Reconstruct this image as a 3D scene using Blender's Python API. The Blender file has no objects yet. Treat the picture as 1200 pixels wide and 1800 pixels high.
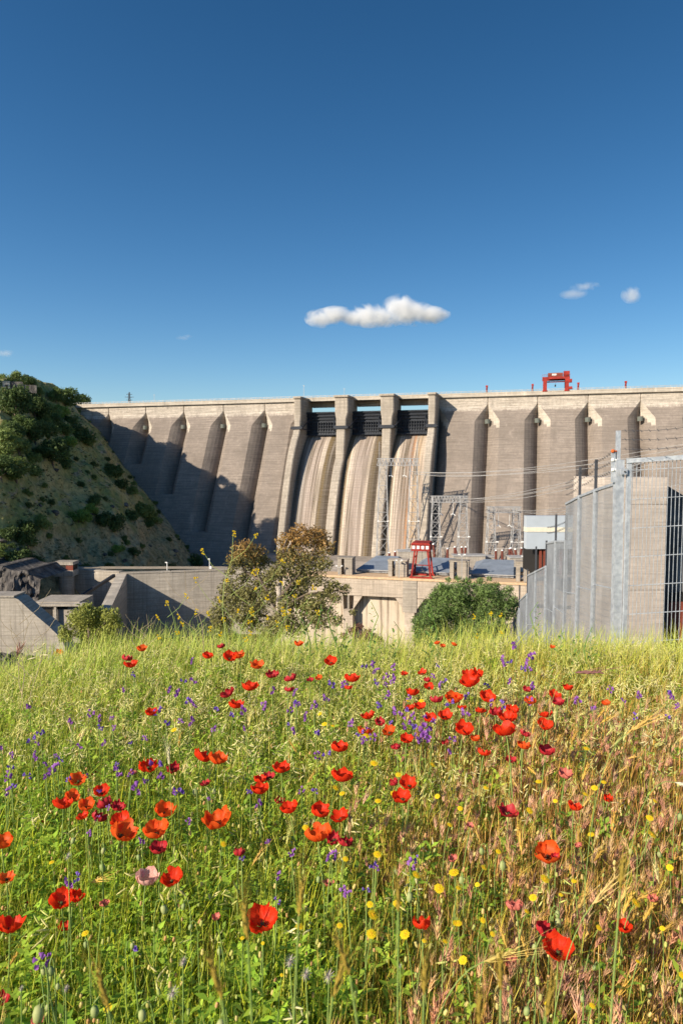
import bpy, math, random
import numpy as np
from mathutils import Vector, Matrix, noise
random.seed(7)
R = math.radians
sc = bpy.context.scene
# ------------------------------------------------------------------ camera
EYE = 1.35
PITCH = math.atan(79.0 / 1200.0)
FPX = 1200.0
cam = bpy.data.objects.new('camera', bpy.data.cameras.new('camera'))
sc.collection.objects.link(cam)
cam.location = (0, 0, EYE)
cam.rotation_euler = (math.pi / 2 - PITCH, 0, 0)
cam.data.sensor_fit = 'VERTICAL'
cam.data.sensor_height = 36
cam.data.sensor_width = 24
cam.data.lens = 24
cam.data.clip_start = 0.05
cam.data.clip_end = 30000
cam.data.dof.use_dof = True
cam.data.dof.focus_distance = 2.6
cam.data.dof.aperture_fstop = 12
sc.camera = cam
# ------------------------------------------------------------------ light
SUN_AZ = 50.0      # degrees left of straight behind the camera
SUN_EL = 25.0
to_sun = Vector((-math.sin(R(SUN_AZ)) * math.cos(R(SUN_EL)), -math.cos(R(SUN_AZ)) * math.cos(R(SUN_EL)), math.sin(R(SUN_EL))))
sd = bpy.data.lights.new('sun', 'SUN')
sd.energy = 4.1
sd.angle = R(0.5)
sd.color = (1.0, 0.89, 0.73)
sun = bpy.data.objects.new('sun', sd)
sc.collection.objects.link(sun)
sun.rotation_euler = to_sun.to_track_quat('Z', 'Y').to_euler()
w = bpy.data.worlds.new('World')
sc.world = w
w.use_nodes = True
nt = w.node_tree
bg = nt.nodes['Background']
sky = nt.nodes.new('ShaderNodeTexSky')
sky.sky_type = 'NISHITA'
sky.sun_disc = False
sky.sun_elevation = R(SUN_EL)
sky.sun_rotation = math.atan2(to_sun.x, to_sun.y)
sky.altitude = 300
sky.air_density = 1.0
sky.dust_density = 0.6
sky.ozone_density = 3.0
hs = nt.nodes.new('ShaderNodeHueSaturation')
hs.inputs['Saturation'].default_value = 1.28; hs.inputs['Hue'].default_value = .5
nt.links.new(sky.outputs[0], hs.inputs['Color'])
# the clear sky deepens away from the sun, high up to the right
tcw = nt.nodes.new('ShaderNodeTexCoord'); nrm = nt.nodes.new('ShaderNodeVectorMath'); nrm.operation = 'NORMALIZE'
nt.links.new(tcw.outputs['Generated'], nrm.inputs[0])
dt = nt.nodes.new('ShaderNodeVectorMath'); dt.operation = 'DOT_PRODUCT'; nt.links.new(nrm.outputs[0], dt.inputs[0]); dt.inputs[1].default_value = Vector((.34, .50, .80)).normalized()
pf = nt.nodes.new('ShaderNodeMapRange'); nt.links.new(dt.outputs['Value'], pf.inputs[0])
for i_, v_ in ((1, 0.30), (2, 1.0), (3, 0.56), (4, 0.31)): pf.inputs[i_].default_value = v_
vm = nt.nodes.new('ShaderNodeVectorMath'); vm.operation = 'SCALE'; nt.links.new(hs.outputs[0], vm.inputs[0]); nt.links.new(pf.outputs[0], vm.inputs['Scale'])
nt.links.new(vm.outputs[0], bg.inputs[0])
bg.inputs[1].default_value = 0.15
sc.view_settings.view_transform = 'Standard'
sc.view_settings.look = 'None'
sc.view_settings.gamma = 1
sc.view_settings.exposure = 0.85
sc.cycles.volume_bounces = 6
sc.cycles.transparent_max_bounces = 12
sc.cycles.max_bounces = 8

# ------------------------------------------------------------------ helpers
SP, CP = math.sin(PITCH), math.cos(PITCH)
def ray(px, py):
    x = (px - 600) / FPX; v = (900 - py) / FPX
    return Vector((x, CP + v * SP, -SP + v * CP))
def P(px, py, Y):
    d = ray(px, py); t = Y / d.y
    return Vector((d.x * t, Y, EYE + d.z * t))
def PZ(px, py, z):
    d = ray(px, py); t = (z - EYE) / d.z
    return Vector((d.x * t, d.y * t, z))
def link(o):
    sc.collection.objects.link(o); return o
def tag(o, label=None, cat=None, group=None, kind=None):
    if label: o['label'] = label
    if cat: o['category'] = cat
    if group: o['group'] = group
    if kind: o['kind'] = kind
    return o
def empty(name, loc, label, cat, group=None, rz=0):
    o = link(bpy.data.objects.new(name, None)); o.location = loc
    o.rotation_euler = (0, 0, rz); o.empty_display_size = 0.1
    return tag(o, label, cat, group)
class MB:
    def __init__(s): s.v = []; s.f = []; s.m = []
    def quad_idx(s, idx, mi=0): s.f.append(tuple(idx)); s.m.append(mi)
    def poly(s, pts, mi=0):
        n = len(s.v); s.v += [tuple(p) for p in pts]; s.quad_idx(range(n, n + len(pts)), mi)
    def box(s, x0, x1, y0, y1, z0, z1, mi=0, M=None):
        n = len(s.v)
        pts = [(x, y, z) for z in (z0, z1) for x, y in ((x0, y0), (x1, y0), (x1, y1), (x0, y1))]
        if M is not None: pts = [tuple(M @ Vector(p)) for p in pts]
        s.v += pts
        for q in ((0, 3, 2, 1), (4, 5, 6, 7), (0, 1, 5, 4), (1, 2, 6, 5), (2, 3, 7, 6), (3, 0, 4, 7)):
            s.quad_idx([n + i for i in q], mi)
        return s
    def bar(s, p, q, r, k=4, r2=None, mi=0):
        p = Vector(p); q = Vector(q); r2 = r if r2 is None else r2
        d = (q - p)
        if d.length < 1e-6: return s
        d.normalize()
        a = d.cross(Vector((0, 0, 1)) if abs(d.z) < .95 else Vector((1, 0, 0))).normalized(); b = d.cross(a)
        n = len(s.v)
        for c, rr in ((p, r), (q, r2)):
            for i in range(k):
                t = 2 * math.pi * (i + .5) / k
                s.v.append(tuple(c + a * math.cos(t) * rr + b * math.sin(t) * rr))
        for i in range(k):
            j = (i + 1) % k; s.quad_idx((n + i, n + k + i, n + k + j, n + j), mi)
        s.quad_idx([n + i for i in range(k)], mi); s.quad_idx([n + k + i for i in reversed(range(k))], mi)
        return s
    def path(s, pts, rs, k=5, mi=0):
        pts = [Vector(p) for p in pts]
        if not hasattr(rs, '__len__'): rs = [rs] * len(pts)
        n0 = len(s.v)
        for i, p in enumerate(pts):
            d = (pts[min(i + 1, len(pts) - 1)] - pts[max(i - 1, 0)]).normalized()
            a = d.cross(Vector((0.13, 0.2, 1)) if abs(d.z) < .9 else Vector((1, 0.1, 0))).normalized(); b = d.cross(a)
            for j in range(k):
                t = 2 * math.pi * j / k
                s.v.append(tuple(p + (a * math.cos(t) + b * math.sin(t)) * rs[i]))
        for i in range(len(pts) - 1):
            for j in range(k):
                jj = (j + 1) % k
                s.quad_idx((n0 + i * k + j, n0 + (i + 1) * k + j, n0 + (i + 1) * k + jj, n0 + i * k + jj), mi)
        s.quad_idx([n0 + j for j in range(k)], mi)
        s.quad_idx([n0 + (len(pts) - 1) * k + j for j in reversed(range(k))], mi)
        return s
    def loft(s, rows, mi=0, mfun=None, close=False):
        n0 = len(s.v); k = len(rows[0])
        for r in rows: s.v += [tuple(p) for p in r]
        for i in range(len(rows) - 1):
            for j in range(k if close else k - 1):
                jj = (j + 1) % k
                s.quad_idx((n0 + i * k + j, n0 + (i + 1) * k + j, n0 + (i + 1) * k + jj, n0 + i * k + jj), mfun(i, j) if mfun else mi)
        return s
    def prism(s, poly, y0, y1, M=None, mi=0):   # poly in (x,z), extruded over y
        n = len(s.v); k = len(poly)
        pts = [(x, y, z) for y in (y0, y1) for x, z in poly]
        if M is not None: pts = [tuple(M @ Vector(p)) for p in pts]
        s.v += pts
        s.quad_idx([n + i for i in range(k)], mi); s.quad_idx([n + k + i for i in reversed(range(k))], mi)
        for i in range(k):
            j = (i + 1) % k; s.quad_idx((n + i, n + k + i, n + k + j, n + j), mi)
        return s
    def build(s, name, mat, parent=None, world=False, smooth=False, fix=False):
        me = bpy.data.meshes.new(name)
        v = s.v
        if world and parent is not None:
            l = parent.location; v = [(a - l.x, b - l.y, c - l.z) for a, b, c in v]
        me.from_pydata(v, [], s.f)
        mats = mat if isinstance(mat, (list, tuple)) else [mat]
        for m in mats: me.materials.append(m)
        me.polygons.foreach_set('material_index', s.m)
        if smooth: me.polygons.foreach_set('use_smooth', [True] * len(s.f))
        if fix:
            import bmesh
            bm = bmesh.new(); bm.from_mesh(me); bmesh.ops.recalc_face_normals(bm, faces=bm.faces); bm.to_mesh(me); bm.free()
        o = link(bpy.data.objects.new(name, me))
        if parent is not None: o.parent = parent
        return o
def np_mesh(name, V, Fq, mat, col=None, smooth=False):
    me = bpy.data.meshes.new(name)
    nv, nf, k = len(V), len(Fq), Fq.shape[1]
    me.vertices.add(nv); me.vertices.foreach_set('co', V.astype(np.float32).ravel())
    me.loops.add(nf * k); me.loops.foreach_set('vertex_index', Fq.astype(np.int32).ravel())
    me.polygons.add(nf); me.polygons.foreach_set('loop_start', np.arange(0, nf * k, k, dtype=np.int32))
    try: me.polygons.foreach_set('loop_total', np.full(nf, k, dtype=np.int32))
    except Exception: pass
    if smooth: me.polygons.foreach_set('use_smooth', np.ones(nf, dtype=bool))
    me.materials.append(mat)
    if col is not None:
        a = me.color_attributes.new('tint', 'FLOAT_COLOR', 'POINT')
        a.data.foreach_set('color', np.concatenate([col, np.ones((nv, 1))], 1).astype(np.float32).ravel())
    me.update(calc_edges=True)
    return me
def copy_thing(src, loc, rz=0, s=1.0, **kw):
    c = src.copy(); link(c); c.location = loc; c.rotation_euler = (0, 0, rz); c.scale = (s, s, s) if not hasattr(s, '__len__') else s
    for ch in src.children:
        d = ch.copy(); link(d); d.parent = c
        for g in ch.children:
            e = g.copy(); link(e); e.parent = d
    return tag(c, **kw)

# ------------------------------------------------------------------ materials
class NB:
    def __init__(s, name, rough=.85, spec=.2):
        s.m = bpy.data.materials.new(name); s.m.use_nodes = True; s.t = s.m.node_tree
        s.b = s.t.nodes['Principled BSDF']; s.b.inputs['Roughness'].default_value = rough
        s.b.inputs['Specular IOR Level'].default_value = spec
        s.tc = s.t.nodes.new('ShaderNodeTexCoord')
    def n(s, t): return s.t.nodes.new(t)
    def l(s, a, b): s.t.links.new(a, b)
    def mapping(s, scale=(1, 1, 1), src='Object', loc=(0, 0, 0)):
        m = s.n('ShaderNodeMapping'); m.inputs['Scale'].default_value = scale; m.inputs['Location'].default_value = loc
        s.l(s.tc.outputs[src], m.inputs[0]); return m.outputs[0]
    def noise(s, scale=1, detail=4, vec=None, rough=.6, dist=0):
        n = s.n('ShaderNodeTexNoise'); n.inputs['Scale'].default_value = scale; n.inputs['Detail'].default_value = detail
        n.inputs['Roughness'].default_value = rough; n.inputs['Distortion'].default_value = dist
        s.l(vec if vec is not None else s.tc.outputs['Object'], n.inputs['Vector']); return n.outputs[0]
    def ramp(s, fac, stops, interp='LINEAR'):
        r = s.n('ShaderNodeValToRGB'); r.color_ramp.interpolation = interp
        e = r.color_ramp.elements
        while len(e) < len(stops): e.new(.5)
        for el, (p, c) in zip(e, stops):
            el.position = p; el.color = (*c, 1) if hasattr(c, '__len__') else (c, c, c, 1)
        s.l(fac, r.inputs[0]); return r.outputs[0]
    def mix(s, fac, a, b, mode='MIX'):
        m = s.n('ShaderNodeMix'); m.data_type = 'RGBA'; m.blend_type = mode
        if hasattr(fac, 'links'): s.l(fac, m.inputs[0])
        else: m.inputs[0].default_value = fac
        for i, x in ((6, a), (7, b)):
            if hasattr(x, 'links'): s.l(x, m.inputs[i])
            else: m.inputs[i].default_value = (*x, 1)
        return m.outputs[2]
    def math(s, op, a, b=None, clamp=False):
        m = s.n('ShaderNodeMath'); m.operation = op; m.use_clamp = clamp
        for i, x in ((0, a), (1, b)):
            if x is None: continue
            if hasattr(x, 'links'): s.l(x, m.inputs[i])
            else: m.inputs[i].default_value = x
        return m.outputs[0]
    def xyz(s, vec=None):
        x = s.n('ShaderNodeSeparateXYZ'); s.l(vec if vec is not None else s.tc.outputs['Object'], x.inputs[0]); return x.outputs
    def bump(s, h, dist=.1, strength=.6):
        b = s.n('ShaderNodeBump'); b.inputs['Distance'].default_value = dist; b.inputs['Strength'].default_value = strength
        s.l(h, b.inputs['Height']); s.l(b.outputs[0], s.b.inputs['Normal'])
    def col(s, c):
        if hasattr(c, 'links'): s.l(c, s.b.inputs['Base Color'])
        else: s.b.inputs['Base Color'].default_value = (*c, 1)
        return s
def simple(name, c, var=.15, scale=3, rough=.7, metal=0, spec=.3, bumpd=0):
    b = NB(name, rough, spec); n = b.noise(scale, 5)
    lo = tuple(x * (1 - var) for x in c); hi = tuple(min(1, x * (1 + var)) for x in c)
    b.col(b.ramp(n, [(.3, lo), (.7, hi)])); b.b.inputs['Metallic'].default_value = metal
    if bumpd: b.bump(n, bumpd)
    return b.m
def concrete(name, clean, stain, zlim=None, lift=1.6, vscale=1.0, streak=.5, grid=None):
    """board marked concrete: horizontal lifts, vertical run-off streaks, broad blotches"""
    b = NB(name, .9, .15)
    broad = b.noise(.05 * vscale, 4)
    fine = b.noise(.6 * vscale, 8, rough=.7)
    hor = b.noise(1.0, 5, b.mapping((.06 * vscale, .06 * vscale, 2.2 * vscale)), rough=.75)
    ver = b.noise(1.0, 5, b.mapping((1.1 * vscale, .8 * vscale, .035 * vscale)), rough=.7)
    x, y, z = b.xyz()
    c = b.mix(b.ramp(broad, [(.35, 0.), (.65, 1.)]), tuple(v * .86 for v in stain), tuple(min(1, v * 1.14) for v in stain))
    if zlim is not None:
        zz = b.math('ADD', z, b.math('MULTIPLY', b.math('SUBTRACT', ver, .5), 4.5))
        k = b.math('MULTIPLY', b.math('SUBTRACT', zz, zlim - .6), .8, True)
        cl = b.mix(b.ramp(ver, [(.35, 1.), (.62, 0.)]), clean, tuple(v * .8 for v in clean))
        c = b.mix(k, c, cl)
    c = b.mix(b.ramp(hor, [(.36, .8), (.55, 0.)]), c, tuple(v * .55 for v in stain))
    c = b.mix(b.math('MULTIPLY', b.ramp(ver, [(.5, 0.), (.72, 1.)]), streak), c, tuple(v * .5 for v in stain))
    c = b.mix(b.math('MULTIPLY', b.ramp(fine, [(.4, 1.), (.6, 0.)]), .35), c, tuple(v * .6 for v in stain))
    line = b.math('LESS_THAN', b.math('FRACT', b.math('DIVIDE', z, lift)), .13)
    c = b.mix(b.math('MULTIPLY', line, .25), c, tuple(v * .4 for v in stain))
    big = b.noise(1.0, 6, b.mapping((.16 * vscale, .16 * vscale, .03 * vscale), loc=(3, 7, 1)), rough=.72)
    c = b.mix(b.ramp(big, [(.52, 0.), (.70, .55)]), c, tuple(v * .58 for v in stain))
    c = b.mix(b.ramp(big, [(.28, .45), (.42, 0.)]), c, tuple(min(1, v * 1.5) for v in stain))
    if grid:
        l2 = b.math('LESS_THAN', b.math('FRACT', b.math('DIVIDE', x, grid)), .03)
        c = b.mix(b.math('MULTIPLY', l2, .5), c, tuple(v * .35 for v in stain))
    b.col(c)
    b.bump(b.math('ADD', fine, b.math('MULTIPLY', hor, 1.5)), .25 / vscale, .5)
    return b.m
M = {}
M['clean'] = concrete('clean_and_sunlit_concrete', (.6, .54, .45), (.54, .475, .39), None, 2.4, 1, .35)
M['dam'] = concrete('stained_dam_concrete', (.66, .58, .48), (.285, .237, .198), -10.5, 1.6, 1, .35)
M['pier'] = concrete('pier_concrete', (.6, .53, .44), (.43, .37, .30), None, 2.0, 1, .7)
M['wallc'] = concrete('grey_wall_concrete', (.5, .48, .45), (.46, .405, .335), None, 2.2, 1.5, .7, 5.0)
M['ph'] = concrete('powerhouse_concrete', (.6, .5, .38), (.56, .46, .36), None, 3.1, 2.0, 1.0)
M['ledge'] = simple('ochre_ledge', (.58, .40, .24), .2, 1.5)
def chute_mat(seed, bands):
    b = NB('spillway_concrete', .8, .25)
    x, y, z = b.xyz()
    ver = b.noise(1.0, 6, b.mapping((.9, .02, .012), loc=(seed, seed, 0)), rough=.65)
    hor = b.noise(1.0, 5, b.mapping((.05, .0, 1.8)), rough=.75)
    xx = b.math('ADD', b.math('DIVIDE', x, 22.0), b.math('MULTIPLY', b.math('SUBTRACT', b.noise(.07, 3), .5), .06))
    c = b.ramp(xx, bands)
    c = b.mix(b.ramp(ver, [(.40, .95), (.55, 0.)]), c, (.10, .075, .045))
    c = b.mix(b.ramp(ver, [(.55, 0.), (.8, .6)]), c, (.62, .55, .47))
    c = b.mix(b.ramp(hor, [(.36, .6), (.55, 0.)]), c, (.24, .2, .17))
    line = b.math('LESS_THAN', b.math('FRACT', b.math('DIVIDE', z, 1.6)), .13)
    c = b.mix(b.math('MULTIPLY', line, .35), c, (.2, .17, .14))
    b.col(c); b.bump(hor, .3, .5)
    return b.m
TAN = (.37, .295, .245); OLV = (.13, .085, .025); LT = (.56, .46, .36)
M['metal_dark'] = simple('dark_gate_steel', (.022, .026, .035), .3, .5, .6)
M['galv'] = None
b = NB('galvanised_steel', .48, .5); n1 = b.noise(18, 4); vo = b.n('ShaderNodeTexVoronoi'); vo.inputs['Scale'].default_value = 45; b.l(b.tc.outputs['Object'], vo.inputs[0])
b.col(b.mix(b.ramp(n1, [(.35, 0.), (.65, 1.)]), (.36, .385, .42), (.55, .575, .60))); b.b.inputs['Metallic'].default_value = .35
b.bump(vo.outputs[0], .002, .4); M['galv'] = b.m
M['lattice'] = simple('pale_lattice_steel', (.38, .37, .36), .2, .5, .6, .2)
M['red'] = simple('red_crane_paint', (.27, .022, .014), .45, .5, .7)
M['white'] = simple('white_paint', (.78, .76, .72), .1, 1, .6)
M['roof'] = simple('blue_grey_metal_roof', (.21, .24, .28), .2, .3, .6)
M['cladding'] = simple('grey_cladding', (.42, .46, .5), .06, .3, .55)
M['cream'] = simple('cream_paint', (.7, .64, .5), .08, 1)
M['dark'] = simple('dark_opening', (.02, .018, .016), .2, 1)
M['rustdoor'] = simple('red_brown_door_paint', (.20, .05, .03), .25, 3, .6)
M['insul'] = simple('brown_porcelain', (.16, .05, .035), .2, 2, .3)
M['glasswhite'] = simple('white_porcelain', (.75, .75, .72), .1, 2, .3)
M['orange'] = simple('orange_insulator', (.55, .12, .03), .2, 20, .4)
M['cable'] = simple('aluminium_cable', (.55, .53, .5), .1, 1, .5, .2)
M['bal'] = simple('green_grey_steel', (.12, .13, .11), .2, 1)
M['darkpost'] = simple('dark_steel_post', (.06, .062, .07), .2, 3, .6)
def leafmat(name, c1, c2, trans=.35, rough=.6, attr=False, scale=.6):
    b = NB(name, rough, .25)
    t = b.t; out = t.nodes['Material Output']
    if attr:
        a = b.n('ShaderNodeAttribute'); a.attribute_name = 'tint'; c = a.outputs['Color']
    else:
        n = b.noise(scale, 3); oi = b.n('ShaderNodeObjectInfo')
        c = b.ramp(b.math('ADD', n, b.math('MULTIPLY', b.math('SUBTRACT', oi.outputs['Random'], .5), .3)), [(.35, c1), (.65, c2)])
    b.col(c)
    tr = b.n('ShaderNodeBsdfTranslucent'); b.l(c, tr.inputs[0])
    mx = b.n('ShaderNodeMixShader'); mx.inputs[0].default_value = trans
    b.l(b.b.outputs[0], mx.inputs[1]); b.l(tr.outputs[0], mx.inputs[2]); b.l(mx.outputs[0], out.inputs[0])
    return b.m
M['bark'] = simple('grey_bark', (.16, .12, .09), .35, 4, .9)
M['palebark'] = simple('pale_peeling_bark', (.42, .36, .30), .35, 5, .9)

# ------------------------------------------------------------------ terrain
def g(x, y):
    z = -.055 * y
    if y > 4.3: z -= .30 * (y - 4.3) * min(1, (y - 4.3) / 3 + .2)
    l = max(0, -x - .9)
    z -= .065 * l * l if l < 2 else .26 + .26 * (l - 2)
    r = max(0, x - 7); z += 0 * r
    z = max(z, -68)
    if y < 14: z += .03 * math.sin(x * 2.3 + y) * math.sin(y * 1.7)
    return z
def build_ground():
    xs = sorted(set([-6000, -2500, -1200, -600, -400] + [i * 25 for i in range(-12, 13)] + [i * 2.5 for i in range(-16, 17)] + [i * .4 for i in range(-20, 21)] + [400, 600, 1200, 2500, 6000]))
    ys = sorted(set([-3000, -800, -200, -60, -20, -8, -4] + [i * .4 for i in range(-5, 36)] + [i * 3 for i in range(5, 40)] + [i * 20 for i in range(6, 30)] + [800, 1500, 3000, 7000, 14000]))
    m = MB()
    m.loft([[(x, y, g(x, y)) for x in xs] for y in reversed(ys)])
    b = NB('meadow_soil', .95, .1)
    n = b.noise(.9, 8, rough=.7)
    b.col(b.ramp(n, [(.3, (.05, .04, .02)), (.5, (.09, .085, .03)), (.7, (.13, .105, .05))])); b.bump(n, .05)
    o = m.build('meadow_ground', b.m, smooth=True); tag(o, kind='structure')
build_ground()

# ------------------------------------------------------------------ dam frame
HC = 45.0
CL = PZ(130, 712, EYE + HC); CR = PZ(1200, 681, EYE + HC)
UD = (CR - CL).normalized(); ND = Vector((UD.y, -UD.x, 0))   # outward
if ND.y > 0: ND = -ND
THETA = math.atan2(UD.y, UD.x)
def U(px, py=705):
    d = ray(px, py)
    # cam.xy + t*d.xy = CL.xy + u*UD.xy
    a, b_, c, e = d.x, -UD.x, d.y, -UD.y
    det = a * e - b_ * c
    t = (CL.x * e - b_ * CL.y) / det
    u = (a * CL.y - c * CL.x) / det
    return u
def DW(u, n, d): return CL + UD * u + ND * n + Vector((0, 0, -d))
B = .50
def nf(d): return max(0, B * (d - 8))
def dam_hit(px, py):
    """point where the pixel ray meets the battered face"""
    dr = ray(px, py); lo, hi = 200., 900.
    for _ in range(50):
        t = (lo + hi) / 2; p = Vector((0, 0, EYE)) + dr * t
        rel = p - CL; n = rel.dot(ND); d = -rel.z
        if n < nf(d) or rel.dot(ND) < 0 and d < 8: hi = t
        else: lo = t
    return Vector((0, 0, EYE)) + dr * lo
dam = empty('concrete_dam', CL, 'huge weathered buttress dam with three spillway chutes filling the valley', 'dam', rz=THETA)
def L(u, n, d): return (u, -n, -d)
jl = [U(p) for p in (66, 128, 190.7, 256, 322.7, 392.5, 465)]
jl = [jl[0] - (jl[1] - jl[0])] + jl
jr = [U(p) for p in (857, 944.4, 1033, 1125)]
st = (jr[-1] - jr[0]) / 3
for _ in range(4): jr.append(jr[-1] + st)
pL0, pL1 = U(531), U(543); p20, p21 = U(600.5), U(623); p30, p31 = U(678), U(701); pR0, pR1 = U(759), U(772)
DS = [2.2, 4, 7, 8, 9, 10] + [10.6 + .6 * i_ for i_ in range(20)] + [24, 26, 30, 36, 43, 50, 58, 66, 75, 85, 95, 105, 118]
def wrec(d): return .35 if d <= 7 else .35 + (7.4 - .35) * min(1, (d - 7) / 10) - max(0, d - 20) * .010
def ncen(d): return -.8 - 3.4 * min(1, max(0, d - 7) / 6) if d < 22 else -4.2 + .22 * (d - 22)
def block(uL, uR, eL, eR, sideL=True, sideR=True):
    ds = sorted(set(DS + [eL, eR, eL + .01, eR + .01])); ds = [d for d in ds if d <= 118]
    T = [0, .12, .28, .48, .72, 1]; GQ = {0: 0, .12: .2, .28: .42, .48: .63, .72: .82, 1: 1}
    rows = []
    for d in ds:
        f = nf(d); row = []
        for e, sgn, u0, has in ((eL, 1, uL, sideL), (eR, -1, uR, sideR)):
            wv = wrec(d) if has else .02
            c = max(ncen(d), f - 10.5) if d <= e else f - .01
            D = f - c
            pts = [(u0 + sgn * t * wv, c + D * GQ[t]) for t in T]
            row.append(pts)
        full = row[0] + list(reversed(row[1]))
        rows.append([L(u, n, d) for u, n in full])
    def mf(i, j): return 1 if (j < 5 and 6 < ds[i] < 13 + 2.1 * j) else 0  # sun-facing left facets: clean concrete, with the sunlight painted in as lighter colour
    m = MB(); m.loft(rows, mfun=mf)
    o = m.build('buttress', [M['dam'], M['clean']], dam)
    return o
ends = {0: 6, 1: 14, 2: 20, 3: 29, 4: 43, 5: 63, 6: 86, 7: 106}
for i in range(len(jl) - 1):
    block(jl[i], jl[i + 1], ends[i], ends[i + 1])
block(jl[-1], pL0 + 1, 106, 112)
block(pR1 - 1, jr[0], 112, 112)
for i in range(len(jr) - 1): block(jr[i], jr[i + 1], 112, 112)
for u in jl[4:] + jr:
    m = MB(); d = 16.5
    for k in range(6):
        a0, a1 = math.pi * k / 6, math.pi * (k + 1) / 6
        for (lo, hi, r) in ((16, 18.6, 1.7),):
            m.poly([L(u - r * math.cos(a0), .6 + r * math.sin(a0), lo), L(u - r * math.cos(a0), .6 + r * math.sin(a0), hi), L(u - r * math.cos(a1), .6 + r * math.sin(a1), hi), L(u - r * math.cos(a1), .6 + r * math.sin(a1), lo)])
    m.poly([L(u - 1.7 * math.cos(math.pi * k / 6), .6 + 1.7 * math.sin(math.pi * k / 6), 16) for k in range(7)])
    m.poly([L(u - 1.7 * math.cos(math.pi * k / 6), .6 + 1.7 * math.sin(math.pi * k / 6), 18.6) for k in reversed(range(7))])
    m.build('balcony', M['bal'], dam)
# crest road slab and railing
u0, u1 = jl[0], jr[-1]
m = MB(); m.box(u0, u1, -1.6, 10.5, -2.2, -.5); m.box(u0, u1, -1.75, -1.35, -.5, .25); m.box(u0, u1, 10.1, 10.5, -.5, .25)
m.build('crest_slab', M['clean'], dam)
m = MB(); k = int((u1 - u0) / 3)
for i in range(k + 1):
    u = u0 + (u1 - u0) * i / k; m.box(u - .12, u + .12, -1.65, -1.41, .25, 1.25)
m.box(u0, u1, -1.63, -1.45, 1.15, 1.35); m.box(u0, u1, -1.6, -1.48, .62, .76)
m.build('railing', M['lattice'], dam)
# piers / dividers
CH = [(-8, 24.6), (-3, 24), (1, 24), (4, 25.2), (7, 27.5), (10.5, 31), (14, 35), (17.5, 39.5), (21, 44.5), (24.5, 50), (28, 57), (31.5, 65), (35, 74), (38.5, 84), (42, 95), (46, 107), (49.5, 118)]
def nch(d):
    if d <= 24: return 1
    for (n0, d0), (n1, d1) in zip(CH[2:], CH[3:]):
        if d0 <= d <= d1: return n0 + (n1 - n0) * (d - d0) / (d1 - d0)
    return CH[-1][0]
def pier(ua, ub, name, prof, mat):
    """prof: list (d, half width factor, outer n)"""
    m = MB(); c = (ua + ub) / 2; h = (ub - ua) / 2; rows = []
    for d, wf, n in prof:
        hw = h * wf
        rows.append([L(c - hw, -7, d), L(c - hw, n - .6, d), L(c - hw + .6, n, d), L(c + hw - .6, n, d), L(c + hw, n - .6, d), L(c + hw, -7, d)])
    m.loft(rows); m.poly(list(reversed(rows[0])))
    return m.build(name, mat, dam)
for ua, ub in ((p20, p21), (p30, p31)):
    prof = [(.5, 1.12, 17), (1.6, 1.12, 17), (1.62, 1, 16), (11, 1, 16), (15, .80, 16.6), (19.5, .76, 17), (19.6, .70, 17.2), (30, .66, 18.5), (40, .64, 20.5)]
    for d in (44, 50, 58, 66, 76, 88, 100, 118): prof.append((d, .64, nch(d) + 3.6))
    pier(ua, ub, 'pier', prof, M['pier'])
TW = [(20, 17.0), (24, 19.0), (28, 22.5), (33, 26), (38, 29), (44, 32), (50, 34.5), (58, 37.6), (66, 40.5), (76, 43.8), (88, 47.6), (100, 51), (118, 56)]
for ua, ub in ((pL0, pL1), (pR0, pR1)):
    prof = [(.5, 1.2, 17), (1.6, 1.2, 17), (1.62, 1, 16), (12, 1, 16), (16, .92, 16.6), (19.5, .9, 17), (19.6, .95, 16.9)] + [(d, .95, n) for d, n in TW]
    pier(ua, ub, 'pier', prof, M['pier'])
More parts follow.
